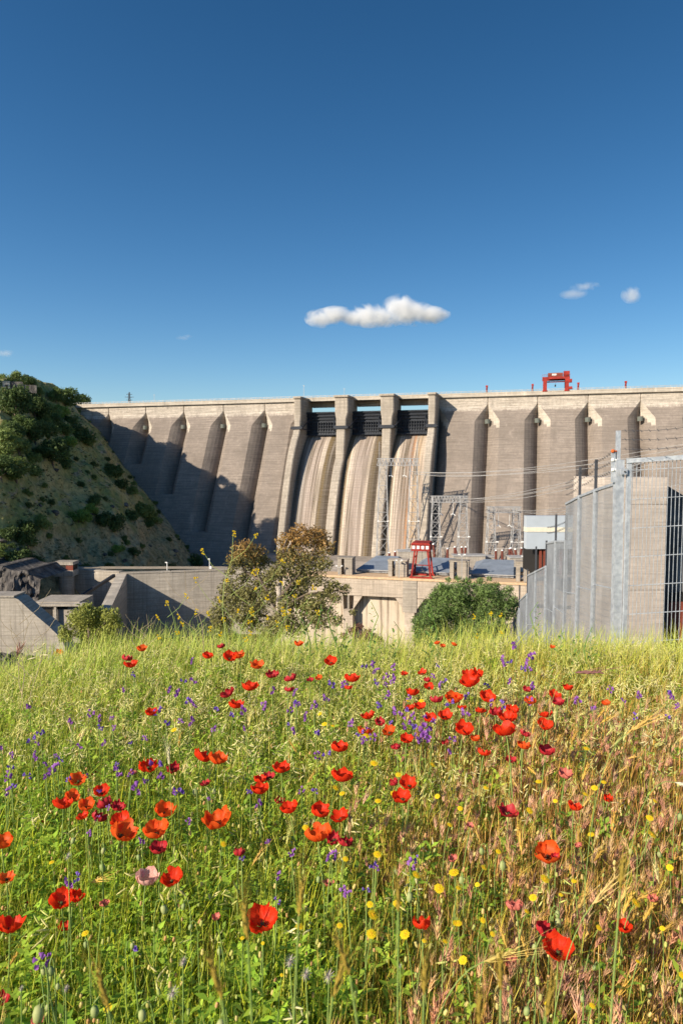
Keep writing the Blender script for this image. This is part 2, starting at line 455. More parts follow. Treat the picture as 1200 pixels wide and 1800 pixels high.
# chutes, gates, hinges
bays = [(pL1, p20), (p21, p30), (p31, pR0)]
DRK = (.085, .065, .045)
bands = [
    [(0, (.16, .14, .12)), (.3, (.24, .21, .18)), (.5, TAN), (.66, TAN), (.76, LT), (.80, (.5, .42, .34)), (.86, OLV), (.94, OLV), (1, DRK)],  # left third: the shadow there is painted in as darker concrete
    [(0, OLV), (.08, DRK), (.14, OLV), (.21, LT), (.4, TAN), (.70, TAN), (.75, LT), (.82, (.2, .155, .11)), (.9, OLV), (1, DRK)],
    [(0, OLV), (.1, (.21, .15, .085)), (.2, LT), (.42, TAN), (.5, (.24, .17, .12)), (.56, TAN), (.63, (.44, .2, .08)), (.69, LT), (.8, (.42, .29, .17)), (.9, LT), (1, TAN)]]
for i, ((ua, ub), bd) in enumerate(zip(bays, bands)):
    w_ = 2.0; uA, uB = ua - w_, ub + w_
    m = MB(); rows = []
    K = 14
    for n, d in CH:
        row = []
        for j in range(K + 1):
            t = j / K; bul = 1.9 * (1 if .2 < t < .84 else max(0, 1 - (min(abs(t - .2), abs(t - .84)) / .12))) * min(1, max(0, (d - 25) / 12))
            row.append(((uB - uA) * t, -(n - 1.2 + bul), -d))
        rows.append(row)
    m.loft(rows)
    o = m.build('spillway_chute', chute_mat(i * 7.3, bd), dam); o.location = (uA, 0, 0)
    # radial gate
    m = MB(); rows = []
    for k in range(11):
        d = 9.5 + k * 1.5; a = (k - 5) / 5.; n = 3.2 + 1.5 * (a * a)
        rows.append([L(ua - .5, n, d), L(ub + .5, n, d)])
    m.loft(rows)
    for k in range(8):
        d = 10.2 + k * 2; a = (d - 17) / 7.5; n = 3.2 + 1.5 * a * a
        m.box(ua - .3, ub + .3, -(n + .9), -n, -d - .25, -d + .25)
    for k in range(13):
        u = ua + (ub - ua) * (k + .5) / 13
        m.box(u - .15, u + .15, -4.6, -3.4, -24.3, -16)
    gt = m.build('radial_gate', M['metal_dark'], dam)
    for side, uu in ((0, ua), (1, ub)):
        m = MB(); hu = uu + (.6 if side == 0 else -.6); s2 = 1 if side == 0 else -1
        m.bar(L(hu, 17, 20.5), L(hu + s2 * 3, 4.2, 13), .45); m.bar(L(hu, 17, 20.8), L(hu + s2 * 3, 4.2, 21.5), .45)
        m.bar(L(hu + s2 * 1.6, 10, 16.6), L(hu + s2 * 1.6, 10, 21.1), .25)
        m.build('gate_arm', M['metal_dark'], dam)
    m = MB(); m.box(ua, ub, 6.5, 9.5, -5.6, -2.3); m.build('bridge_beam', M['pier'], dam)
for ua, ub, wf in ((pL0, pL1, 1), (p20, p21, .8), (p30, p31, .8), (pR0, pR1, 1)):
    c = (ua + ub) / 2; h = (ub - ua) / 2 * wf
    m = MB(); m.box(c - h - .9, c + h + .9, -18.2, -14.5, -21.2, -19.3); m.bar(L(c - h - 1.5, 17.3, 20.3), L(c + h + 1.5, 17.3, 20.3), .9, 8)
    m.build('hinge_beam', M['metal_dark'], dam)

# ------------------------------------------------------------------ crest things
def crane_on_crest():
    u = U(976, 690); c = DW(u, 0, .3)
    t = empty('gantry_crane', c, 'red gantry crane with a white plate standing on the dam crest road', 'crane', rz=THETA)
    W_ = 6.2
    for sx in (-1, 1):
        m = MB()
        for sy in (-1.2, 7.5):
            m.box(sx * W_ - 1.1, sx * W_ + 1.1, sy - .5, sy + .5, 0, 7.3)
            m.box(sx * W_ - 1.4, sx * W_ + 1.4, sy - .8, sy + .8, 0, .8)
        m.box(sx * W_ - .5, sx * W_ + .5, -1.2, 7.5, 6.2, 7.3)
        m.build('leg', M['red'], t)
    m = MB(); m.box(-W_ - 1.6, W_ + 1.6, -1.7, -.6, 7.3, 8.6); m.box(-W_ - 1.6, W_ + 1.6, 6.9, 8, 7.3, 8.6); m.box(-W_, W_, 1, 1.6, 5.6, 6.2)
    m.build('girder', M['red'], t)
    m = MB(); m.box(-4.6, 3.8, -1.2, 6.5, 8.62, 10.9); m.build('trolley_house', M['rustdoor'], t)
    m = MB(); m.box(-2.4, .2, -1.32, -1.22, 9.3, 10.4); m.build('plate', M['white'], t)
    m = MB()
    for i in range(17): m.box(-W_ - 1.8 + i, -W_ - 1.74 + i, -1.9, -1.84, 8.6, 10)
    m.box(-W_ - 1.8, W_ + 1.8, -1.92, -1.84, 9.95, 10.05); m.box(4.2, 7.6, -1.2, 2, 9, 11.8)
    m.box(-W_ - 1.8, W_ + 1.8, -1.92, -1.84, 9.3, 9.36); m.build('handrail', M['red'], t)
    m = MB(); m.bar((-.3, 1, 5.6), (-.3, 1, 4), .08); m.box(-.7, .1, .6, 1.4, 3, 4.2); m.build('hook_block', M['metal_dark'], t)
    m = MB(); m.box(W_ + .6, W_ + 3, -2.4, .5, 1.2, 2.6); m.box(W_ + .9, W_ + 2.8, -2.2, .3, 5, 7); m.build('cabin', M['red'], t)
crane_on_crest()
for px, lab in ((855, 'leftmost short red hoist post on the dam crest above the first right buttress'), (935, 'short red hoist post on the dam crest just left of the red crane'),
                (1015, 'short red hoist post on the dam crest just right of the red crane'), (1098, 'rightmost short red hoist post on the dam crest rail')):
    c = DW(U(px, 690), 1, .5)
    t = empty('hoist_post', c, lab, 'hoist', 'red hoist posts along the dam crest', rz=THETA)
    m = MB(); m.path([(0, 0, 0), (0, 0, 3.4), (.2, 0, 4.0)], [.62, .5, .45], 8); m.build('post', M['red'], t)
    m = MB(); m.box(-.6, .7, -.6, .6, 4.0, 5.0); m.build('cap', M['red'], t)
for px, top, lab in ((541, 10, 'thin white lamp mast on the left spillway pier'), (611, 6, 'short thin white mast on the second spillway pier'), (282, 6, 'slender pale lamp mast on the left stretch of dam crest')):
    c = DW(U(px, 690), 8, 0)
    t = empty('lamp_mast', c, lab, 'lamp post', 'lamp masts on the dam crest', rz=THETA)
    m = MB(); m.bar((0, 0, 0), (0, 0, top * .72), .12); m.build('mast', M['lattice'], t)
    m = MB(); m.box(-.5, .5, -.2, .2, top * .72, top * .72 + .25); m.build('lamp_head', M['lattice'], t)
# distant pylon behind the dam
c = P(228, 712, 700)
t = empty('power_pylon', c, 'small dark power pylon on the skyline behind the left dam crest', 'pylon')
m = MB()
for sx in (-1, 1):
    for sy in (-1, 1): m.bar((sx * 1.3, sy * 1.3, -6), (sx * .25, sy * .25, 13), .28)
for z in (0, 3, 6, 9): m.bar((-1.2, -1, z), (1.1, -1, z + 2.8), .15); m.bar((1.2, -1, z), (-1.1, -1, z + 2.8), .15)
m.build('mast', M['darkpost'], t)
m = MB(); m.bar((-4.5, 0, 8), (4.5, 0, 8), .3); m.bar((-3, 0, 10.8), (3, 0, 10.8), .3); m.bar((-3, 0, 5), (3, 0, 5), .25); m.build('cross_arm', M['darkpost'], t)

# ------------------------------------------------------------------ left hillside
cols = []
c0 = []
for px, py in ((372, 1012), (352, 992), (305, 925), (262, 868), (222, 818), (186, 770), (150, 728), (118, 700)):
    p = dam_hit(px, py); dr = (p - Vector((0, 0, EYE))).normalized(); c0.append(p + dr * 7)
cols.append(c0)
def colpx(l): return [P(*a) for a in l]
cols.append(colpx([(255, 1010, 335), (235, 965, 345), (215, 905, 360), (188, 850, 378), (165, 800, 395), (145, 760, 415), (130, 728, 440), (112, 699, 465)]))
cols.append(colpx([(140, 1008, 288), (132, 955, 300), (120, 895, 314), (108, 840, 330), (98, 790, 348), (90, 745, 374), (85, 712, 398), (78, 676, 420)]))
cols.append(colpx([(10, 1010, 262), (8, 955, 266), (5, 895, 272), (0, 840, 280), (0, 790, 294), (0, 745, 312), (0, 705, 334), (0, 669, 356)]))
cols.append(colpx([(-170, 1015, 240), (-170, 960, 246), (-170, 905, 254), (-170, 855, 264), (-170, 810, 276), (-170, 770, 290), (-170, 730, 306), (-170, 690, 325)]))
cols.append(colpx([(-480, 1050, 175), (-480, 990, 185), (-480, 945, 196), (-480, 910, 210), (-480, 885, 225), (-480, 862, 242), (-480, 845, 262), (-480, 830, 285)]))
cols.append(colpx([(-1300, 1100, 85), (-1300, 1020, 95), (-1300, 980, 107), (-1300, 950, 121), (-1300, 920, 137), (-1300, 895, 155), (-1300, 875, 175), (-1300, 860, 200)]))
for c in cols:
    b0 = c[0]; tp = c[-1]
    c.insert(0, Vector((b0.x + 22, b0.y - 22, min(-72, b0.z - 12))))
    c.append(Vector((tp.x - 15, tp.y + 28, tp.z - 3))); c.append(Vector((tp.x - 40, tp.y + 120, tp.z - 30))); c.append(Vector((tp.x - 60, tp.y + 260, -40)))
def crom(p0, p1, p2, p3, t):
    return .5 * ((2 * p1) + (-p0 + p2) * t + (2 * p0 - 5 * p1 + 4 * p2 - p3) * t * t + (-p0 + 3 * p1 - 3 * p2 + p3) * t ** 3)
def hill(u, v, disp=True):
    """u 0 (dam) .. 6, v 0..11"""
    def ev(c):
        i = min(int(v), len(c) - 2); t = v - i
        return crom(c[max(i - 1, 0)], c[i], c[i + 1], c[min(i + 2, len(c) - 1)], t)
    j = min(int(u), len(cols) - 2); t = u - j
    p = crom(ev(cols[max(j - 1, 0)]), ev(cols[j]), ev(cols[j + 1]), ev(cols[min(j + 2, len(cols) - 1)]), t)
    if disp:
        k = (.3 + .7 * min(1, u / .4)) * min(1, max(0.15, (v - .6)))
        n1 = noise.fractal(Vector((p.x * .03, p.y * .03, p.z * .03)), 1, 2, 4) * 7
        n2 = noise.fractal(Vector((p.x * .16, p.y * .16, p.z * .16 + 9)), 1, 2, 4) * 1.3
        rid = abs(noise.noise(Vector((p.x * .07, p.y * .05, p.z * .10)))) * 3
        p = p + Vector((.45, -.5, .6)) * (n1 + n2 - rid) * k
    return p
m = MB(); rows = []
NV, NU = 150, 190
for a in range(NV + 1):
    v = 11.0 * a / NV if False else (9.2 * a / (NV - 8) if a <= NV - 8 else 9.2 + 1.8 * (a - NV + 8) / 8)
    rows.append([hill(6.0 * (b_ / NU) ** 1.15, v) for b_ in range(NU, -1, -1)])
m.loft(list(reversed(rows)))
b = NB('hillside_scrub_ground', .95, .1)
na = b.noise(.035, 6, rough=.65); nb_ = b.noise(.35, 8, rough=.75); nc_ = b.noise(.12, 6, b.mapping((1, 1, 2.5)), rough=.7)
geo = b.n('ShaderNodeNewGeometry'); sx = b.n('ShaderNodeSeparateXYZ'); b.l(geo.outputs['Normal'], sx.inputs[0])
grass_ = b.mix(b.ramp(na, [(.42, 0.), (.58, 1.)]), (.26, .27, .095), (.52, .40, .17))
rock = b.mix(b.ramp(nb_, [(.35, 0.), (.65, 1.)]), (.16, .12, .095), (.46, .37, .29))
wx, wy, wz = b.xyz()
low = b.math('MULTIPLY', b.math('SUBTRACT', b.math('ADD', b.math('MULTIPLY', na, 40.0), -42.0), wz), .12, True)
rk = b.math('MAXIMUM', b.ramp(nc_, [(.54, 0.), (.64, .8)]), b.math('MULTIPLY', low, b.ramp(nb_, [(.35, .9), (.6, .3)])))
c = b.mix(rk, grass_, b.mix(low, rock, (.20, .125, .085), 'MULTIPLY') if False else rock)
c = b.mix(b.ramp(nb_, [(.40, .6), (.55, 0.)]), c, (.13, .14, .055))
b.col(c); b.bump(b.math('ADD', nb_, b.math('MULTIPLY', nc_, 2)), .6, .6)
o = m.build('hillside', b.m, smooth=False); tag(o, kind='structure')
M['hill'] = b.m

# ------------------------------------------------------------------ foliage tools
def rng(s): return np.random.default_rng(s)
def leaf_cloud(seed, clumps, n, size, squash=.55, shell=.55, tipcol=None):
    """clumps: list of (x,y,z,rx,ry,rz). Returns verts, quads, height fraction"""
    r = rng(seed); cl = np.array(clumps, float); vol = (cl[:, 3] * cl[:, 4] * cl[:, 5]) ** .67
    idx = r.choice(len(cl), n, p=vol / vol.sum())
    d = r.normal(size=(n, 3)); d /= np.linalg.norm(d, axis=1)[:, None]
    rad = r.uniform(shell ** 2, 1.0, n) ** .5 * (1 + .16 * np.sin(d[:, 0] * 5 + idx) * np.sin(d[:, 1] * 6 + d[:, 2] * 4)) 
    rad *= r.uniform(.86, 1.08, n)
    c = cl[idx, :3] + d * cl[idx, 3:6] * rad[:, None]
    nr = d + r.normal(size=(n, 3)) * .9; nr /= np.linalg.norm(nr, axis=1)[:, None]
    a = np.cross(nr, r.normal(size=(n, 3))); a /= np.linalg.norm(a, axis=1)[:, None]; b_ = np.cross(nr, a)
    s = size * r.uniform(.55, 1.35, n)[:, None]
    V = np.stack([c - a * s, c - b_ * s * squash, c + a * s, c + b_ * s * squash], 1).reshape(-1, 3)
    Fq = np.arange(4 * n).reshape(-1, 4)
    return V, Fq, c
def rnd_clumps(seed, n, rx, ry, z0, z1, r0, r1):
    r = random.Random(seed); out = []
    for i in range(n):
        t = (i + .5) / n; a = r.random() * 6.28; z = z0 + (z1 - z0) * t
        k = math.sin(math.pi * min(.95, .18 + .75 * t)) * r.uniform(.55, 1)
        rr = r.uniform(r0, r1)
        out.append((math.cos(a) * rx * k, math.sin(a) * ry * k, z, rr, rr, rr * .8))
    return out
def leaf_tint(c, c1, c2, zmin, zmax, r, cc=None):
    n = len(c); t = r.random(n)[:, None]
    col = np.array(c1) * (1 - t) + np.array(c2) * t
    return np.repeat(col, 4, axis=0)
M['leaf_dark'] = leafmat('evergreen_oak_leaves', (.075, .115, .035), (.14, .20, .06), .4)
M['leaf_mid'] = leafmat('scrub_leaves', (.15, .20, .055), (.25, .31, .09), .4)
M['leaf_lime'] = leafmat('young_green_leaves', (.20, .30, .06), (.32, .42, .09), .4)
M['leaf_grey'] = leafmat('dull_olive_leaves', (.10, .115, .05), (.19, .17, .08), .3)
def trunk_mesh(seed, H, r0, limbs=5, spread=.5, lean=0):
    r = random.Random(seed); m = MB()
    top = Vector((lean * H, 0, H))
    pts = [Vector((lean * H * t + .05 * H * math.sin(t * 5 + seed), .04 * H * math.sin(t * 4), -0.6 + (H + .6) * t)) for t in (0, .25, .5, .75, 1)]
    m.path(pts, [r0 * 1.3, r0, r0 * .8, r0 * .55, r0 * .3], 6)
    for i in range(limbs):
        t = .3 + .6 * i / max(1, limbs - 1); a = i * 2.4 + seed
        s = pts[0].lerp(pts[-1], t); k = spread * H * r.uniform(.6, 1)
        e = s + Vector((math.cos(a) * k, math.sin(a) * k, k * .9)); mid = s.lerp(e, .5) + Vector((0, 0, -.08 * k))
        m.path([s, mid, e], [r0 * .5, r0 * .32, r0 * .12], 5)
    return m
# bushes and trees on the hillside: five prototypes, copied
protos = []
def make_bush(kind, seed, mat):
    t = empty(kind, (0, 0, 0), 'x', 'tree')
    if kind == 'hillside_tree':
        cl = rnd_clumps(seed, 13, 2.6, 2.6, 1.7, 5.2, 1.1, 1.9); n = 2600; s = .26; H = 3.6
    else:
        cl = rnd_clumps(seed, 9, 1.9, 1.9, .5, 2.2, .8, 1.3); n = 1500; s = .22; H = 1.5
    V, Fq, c = leaf_cloud(seed, cl, n, s)
    o = link(bpy.data.objects.new('crown', np_mesh('crown', V, Fq, mat))); o.parent = t
    trunk_mesh(seed, H, .22 if kind == 'hillside_tree' else .1, 4, .45).build('trunk', M['bark'], t)
    return t
protos = {('hillside_tree', 'leaf_dark'): make_bush('hillside_tree', 3, M['leaf_dark']), ('hillside_tree', 'leaf_mid'): make_bush('hillside_tree', 5, M['leaf_mid']),
          ('hillside_bush', 'leaf_dark'): make_bush('hillside_bush', 6, M['leaf_dark']), ('hillside_bush', 'leaf_mid'): make_bush('hillside_bush', 8, M['leaf_mid']),
          ('hillside_bush', 'leaf_lime'): make_bush('hillside_bush', 11, M['leaf_lime'])}
# sample the hill so that plants can be set at the place where the photo shows them
samples = []
for a in range(150):
    for b_ in range(150):
        u, v = 4.2 * a / 149, .9 + 9.0 * b_ / 149
        p = hill(u, v); d = p - Vector((0, 0, EYE))
        fy = d.y * CP - d.z * SP; fz = d.y * SP + d.z * CP
        samples.append((600 + FPX * d.x / fy, 900 - FPX * fz / fy, fy, p))
SA = np.array([(s[0], s[1], s[2]) for s in samples])
def on_hill(px, py):
    e = (SA[:, 0] - px) ** 2 + (SA[:, 1] - py) ** 2 + np.maximum(0, SA[:, 2] - 300) * .02
    return samples[int(e.argmin())][3]
T_, B_ = 'hillside_tree', 'hillside_bush'
hp = [(118, 706, 40, T_, 'leaf_dark', 'large dark round tree on the hill skyline beside the dam end'), (142, 712, 32, T_, 'leaf_dark', 'dark round tree nearest the left end of the dam crest'),
 (98, 700, 26, T_, 'leaf_mid', 'dull green tree on the skyline left of the two dark ones'), (28, 674, 26, T_, 'leaf_mid', 'tree behind the ruined stone hut on the hilltop'), (50, 674, 24, T_, 'leaf_dark', 'flat dark tree right of the stone hut'),
 (8, 672, 22, T_, 'leaf_mid', 'small tree left of the stone hut on the skyline'), (68, 685, 20, B_, 'leaf_mid', 'low bush on the skyline right of the hut'), (30, 722, 50, T_, 'leaf_dark', 'broad dark tree below the stone hut'),
 (62, 722, 38, T_, 'leaf_dark', 'dark tree right of the broad one below the hut'), (86, 728, 30, T_, 'leaf_mid', 'mid green tree on the upper slope'), (108, 722, 30, B_, 'leaf_lime', 'bright bush under the skyline trees'),
 (12, 748, 40, T_, 'leaf_mid', 'olive tree on the upper left edge of the slope'), (40, 752, 34, T_, 'leaf_dark', 'dark tree in the upper left thicket'), (62, 765, 40, T_, 'leaf_dark', 'dark tree in the middle of the upper thicket'),
 (86, 762, 30, T_, 'leaf_dark', 'dark tree on the right of the upper thicket'), (112, 752, 34, B_, 'leaf_mid', 'green bush close to the dam on the upper slope'), (115, 775, 26, B_, 'leaf_lime', 'lighter green bush below the dam end'),
 (140, 758, 40, B_, 'leaf_dark', 'dark bush touching the dam wall high on the slope'), (152, 772, 26, B_, 'leaf_mid', 'green bush against the dam wall'), (8, 790, 46, T_, 'leaf_mid', 'large tree at the left picture edge on mid slope'),
 (36, 788, 34, T_, 'leaf_mid', 'round tree beside the large one at the left edge'), (55, 805, 28, B_, 'leaf_mid', 'pale green bush above the dry grass patch'), (5, 828, 44, T_, 'leaf_dark', 'dark tree above the dry grass at the left edge'),
 (28, 832, 46, T_, 'leaf_mid', 'big rounded green tree above the dry grass patch'), (58, 828, 26, B_, 'leaf_mid', 'bush at the right end of the lower thicket'), (95, 806, 46, T_, 'leaf_dark', 'big dark tree alone on the middle slope'),
 (108, 795, 30, B_, 'leaf_lime', 'sunlit light green bush on the middle slope'), (116, 812, 26, B_, 'leaf_dark', 'dark bush at the foot of the big lone tree'), (74, 800, 26, T_, 'leaf_dark', 'dark tree left of the lone big tree'),
 (166, 816, 14, B_, 'leaf_dark', 'tiny dark bush in the middle of the bare slope'), (200, 828, 28, B_, 'leaf_dark', 'dark bush half way down beside the dam wall'), (192, 818, 18, B_, 'leaf_dark', 'small dark bush above its twin beside the dam'),
 (214, 850, 26, B_, 'leaf_dark', 'round dark bush lower beside the dam wall'), (232, 862, 22, B_, 'leaf_mid', 'green bush lower beside the dam wall'), (165, 838, 12, B_, 'leaf_mid', 'very small bush on the bare slope'),
 (140, 850, 14, B_, 'leaf_dark', 'small dark bush over the dry patch'), (48, 862, 14, B_, 'leaf_mid', 'tiny green bush on the dry grass patch'), (168, 878, 24, B_, 'leaf_dark', 'dark bush above the lime green one'),
 (140, 908, 32, B_, 'leaf_lime', 'bright lime green bush in the middle of the lower slope'), (160, 892, 24, B_, 'leaf_lime', 'smaller lime green bush up right of the brightest one'), (185, 908, 34, B_, 'leaf_dark', 'dark bush right of the lime green pair'),
 (205, 918, 36, B_, 'leaf_dark', 'wide dark bush on the lower slope'), (230, 905, 24, B_, 'leaf_dark', 'dark bush under the dam on the lower slope'), (250, 895, 32, B_, 'leaf_mid', 'green bush against the dam above the rocks'),
 (272, 908, 32, B_, 'leaf_mid', 'green bush at the slope edge in front of the dam'), (262, 918, 20, B_, 'leaf_dark', 'dark bush under the green one at the slope edge'), (78, 918, 32, B_, 'leaf_mid', 'green bush standing alone under the dry patch'),
 (38, 922, 44, B_, 'leaf_dark', 'wide dark bush at the lower left'), (15, 935, 34, B_, 'leaf_dark', 'dark bush at the left edge low on the slope'), (50, 948, 34, B_, 'leaf_dark', 'dark bush among the lower left scrub'),
 (8, 965, 40, B_, 'leaf_mid', 'olive scrub bush above the rock face at the left edge'), (36, 978, 44, B_, 'leaf_dark', 'dark bush right above the rock face'), (60, 985, 30, B_, 'leaf_dark', 'dark bush left of the gatehouse'),
 (203, 962, 24, B_, 'leaf_lime', 'lime green bush low on the slope above the wall'), (235, 968, 22, B_, 'leaf_dark', 'dark bush right of the low lime one'), (218, 945, 14, B_, 'leaf_dark', 'small dark bush over the low lime one'),
 (192, 996, 18, B_, 'leaf_dark', 'dark bush just behind the retaining wall top'), (342, 985, 30, B_, 'leaf_dark', 'dark bush at the foot of the dam'), (302, 995, 18, B_, 'leaf_dark', 'dark bush behind the lamp post on the wall'),
 (150, 998, 22, B_, 'leaf_dark', 'low dark bush right of the gatehouse'), (90, 880, 14, B_, 'leaf_dark', 'small dark shrub under the dry patch'), (22, 765, 34, T_, 'leaf_dark', 'dark tree deep in the upper left thicket'),
 (78, 745, 30, T_, 'leaf_mid', 'green tree between the upper and middle thickets'), (128, 738, 24, B_, 'leaf_dark', 'dark bush just below the dam crest end'), (20, 700, 26, B_, 'leaf_mid', 'green bush right under the stone hut'),
 (95, 745, 26, T_, 'leaf_grey' if False else 'leaf_dark', 'dark tree left of the bright bush under the skyline')]
used = set()
rr = random.Random(4)
for px, py, wpx, kd, mt, lab in hp:
    p = on_hill(px, py + wpx * .35); Y = p.y; wid = wpx * Y / FPX
    base = 6.6 if kd == T_ else 4.6
    s = wid / base * 1.28; loc = (p.x, p.y, p.z - .3 * s); rz = rr.random() * 6.28; sc3 = (s, s, s * rr.uniform(.85, 1.1))
    key = (kd, mt)
    kw = dict(label=lab, cat='tree' if kd == T_ else 'bush', group='trees and bushes on the hillside')
    if key not in used:
        used.add(key); t = protos[key]; t.location = loc; t.rotation_euler = (0, 0, rz); t.scale = sc3; tag(t, **kw)
    else: copy_thing(protos[key], loc, rz, sc3, **kw)
for k in range(85):
    u_, v_ = 3.0 * rr.random() ** 1.5 + .04, 1.05 + 6.4 * rr.random(); p = hill(u_, v_); s = rr.uniform(.35, 1.0)
    top_ = v_ > 4.5; mt = 'leaf_mid' if rr.random() < .5 else 'leaf_dark'
    edge = u_ < .35
    lb = ('small bush on the rim of the slope along the dam wall' if edge else 'small bush scattered on the upper hillside' if top_ else 'small bush scattered on the lower hillside')
    copy_thing(protos[(B_, mt)], (p.x, p.y, p.z - .2), rr.random() * 6, s, label=lb, cat='bush', group=lb.replace('small bush', 'small bushes'))
# trees on the spur outside the frame whose shadows fall on the dam are part of the same wood
for k in range(26):
    u = 3.3 + 2.5 * k / 25; p = hill(u, 7.6 + 1.4 * rr.random()); s = rr.uniform(1.4, 2.6)
    copy_thing(protos[(T_, 'leaf_dark')], (p.x, p.y, p.z - .4), rr.random() * 6, s, label='dark evergreen tree on the ridge beyond the left picture edge', cat='tree', group='ridge trees beyond the left edge')
# ground scrub: uncountable
r = rng(5); n = 60000; C_ = []
for k in range(2600):
    p = hill(4.2 * r.random(), 1.0 + 7.8 * r.random()); C_.append((p.x, p.y, p.z, *([r.uniform(.4, 1.2)] * 2), r.uniform(.2, .5)))
V, Fq, c = leaf_cloud(9, C_, n, .26, shell=.1)
o = link(bpy.data.objects.new('hillside_scrub', np_mesh('hillside_scrub', V, Fq, M['leaf_grey']))); tag(o, kind='stuff')
# boulders on the slope
def rock_mesh(seed, s=(1, 1, 1)):
    import bmesh
    bm = bmesh.new(); bmesh.ops.create_icosphere(bm, subdivisions=3, radius=1)
    for v in bm.verts:
        n_ = noise.fractal(v.co * 1.3 + Vector((seed, 0, 0)), 1, 2, 4); c_ = noise.cell(v.co * 1.6 + Vector((seed, 3, 0)))
        v.co *= 1 + .35 * n_ + .18 * c_; v.co = Vector((v.co.x * s[0], v.co.y * s[1], v.co.z * s[2]))
    me = bpy.data.meshes.new('rock'); bm.to_mesh(me); bm.free(); return me
b = NB('grey_rock', .9, .2); n1 = b.noise(.25, 8, rough=.75); n2 = b.noise(1, 6, b.mapping((.5, .5, .12)))
b.col(b.mix(b.ramp(n2, [(.35, .8), (.6, 0.)]), b.ramp(n1, [(.3, (.06, .052, .048)), (.7, (.24, .215, .19))]), (.035, .032, .032))); b.bump(b.math('ADD', n1, n2), .9, .9); M['rock'] = b.m
rmesh = [rock_mesh(i * 3.1, (1, .8, .6)) for i in range(3)]
for me in rmesh: me.materials.append(M['rock'])
for k in range(22):
    u_ = .25 + 2.9 * rr.random(); v_ = 1.0 + 2.6 * rr.random() if k % 2 else 1.2 + 6 * rr.random(); p = hill(u_, v_)
    o = link(bpy.data.objects.new('boulder', rmesh[k % 3])); o.location = p; s = rr.uniform(.7, 2.2); o.scale = (s, s, s); o.rotation_euler = (0, 0, rr.random() * 6)
    tag(o, 'grey brown boulder lying in the scrub of the dark hillside', 'boulder', 'boulders on the hillside')
# stone hut on the hilltop
p = on_hill(24, 690); p = P(24, 682, p.y - 2)
t = empty('stone_hut', p, 'small roofless stone hut on the hilltop at the far left', 'hut', rz=.35)
m = MB()
for bx in ((-4.5, 4.5, -2.6, -2.1, -2, 3), (-4.5, -4, -2.1, 3, -2, 3.2), (4, 4.5, -2.1, 3, -2, 2.5), (-4, 4, 2.6, 3, -2, 3)): m.box(*bx)
m.build('wall', M['rock'], t)
m = MB(); m.box(-4.6, -1.2, -2.75, -2.62, -2, 3.1); m.build('plaster', M['clean'], t)
m = MB(); m.box(-3.4, -2.2, -2.85, -2.77, -1.5, 1.2); m.build('doorway', M['dark'], t)
m = MB(); m.box(4.6, 11, -2.2, -1.8, -2.4, 1.6); m.build('side_wall', M['rock'], t)

# ------------------------------------------------------------------ retaining wall, gatehouse, ramp on the left bank
ZR = EYE - 42
WP = [PZ(88, 1000, ZR), PZ(150, 1001, ZR), PZ(210, 1004.5, ZR)]
def wall_run(name, pts, zt, zb, th, mat, label, parent=None, cap=.5):
    t = empty(name, (pts[0].x, pts[0].y, zt), label, 'wall')
    for a, b_ in zip(pts, pts[1:]):
        d = (b_ - a); d.z = 0; ln = d.length; ang = math.atan2(d.y, d.x); Mx = Matrix.Translation((a.x, a.y, 0)) @ Matrix.Rotation(ang, 4, 'Z')
        m = MB(); m.box(0, ln, 0, th, zb, zt - cap, M=Mx); m.build('wall_face', mat, t, world=True)
        m = MB(); m.box(-.1, ln + .1, -.25, th + .25, zt - cap, zt, M=Mx); m.build('coping', M['wallc'], t, world=True)
    return t
wall_run('retaining_wall', WP, ZR, -78, 2.0, M['wallc'], 'shaded grey retaining wall behind the gatehouse tower')
W2 = [PZ(211, 1006.5, ZR), PZ(300, 1004, ZR), PZ(410, 1000, ZR), PZ(560, 1000, ZR)]
wall_run('retaining_wall', W2, ZR, -78, 2.0, M['wallc'], 'long grey panelled retaining wall running behind the orange tipped tree')
# road surface behind the walls
m = MB(); m.poly([(WP[0].x, WP[0].y + 2, ZR - .3), (W2[-1].x + 10, W2[-1].y + 2, ZR - .3), (W2[-1].x + 10, W2[-1].y + 9, ZR - .3), (WP[0].x + 6, WP[0].y + 9, ZR - .3)])
tag(m.build('access_road', simple('pale_gravel', (.36, .30, .22), .2, .5)), kind='structure')
# ramp
t = empty('sloping_buttress', W2[0], 'sunlit sloping concrete ramp running down from the corner of the retaining wall', 'ramp')
a0, a1 = W2[0] + Vector((-1.2, 0, -.4)), W2[0] + Vector((2.6, .5, -.4))
e0, e1 = P(172, 1078, 225), P(190, 1080, 225)
m = MB(); m.poly([e0, e1, a1, a0]); m.poly([e1, e1 + Vector((0, 0, -20)), a1 + Vector((0, 0, -20)), a1]); m.poly([e0 + Vector((0, 0, -20)), e0, a0, a0 + Vector((0, 0, -20))]); m.poly([e0, e0 + Vector((0, 0, -20)), e1 + Vector((0, 0, -20)), e1])
m.build('ramp_slab', M['clean'], t, world=True)
m = MB(); m.bar(W2[0] + Vector((-2, -.8, -1)), P(138, 1052, 250), .8); m.build('pipe', M['metal_dark'], t, world=True)
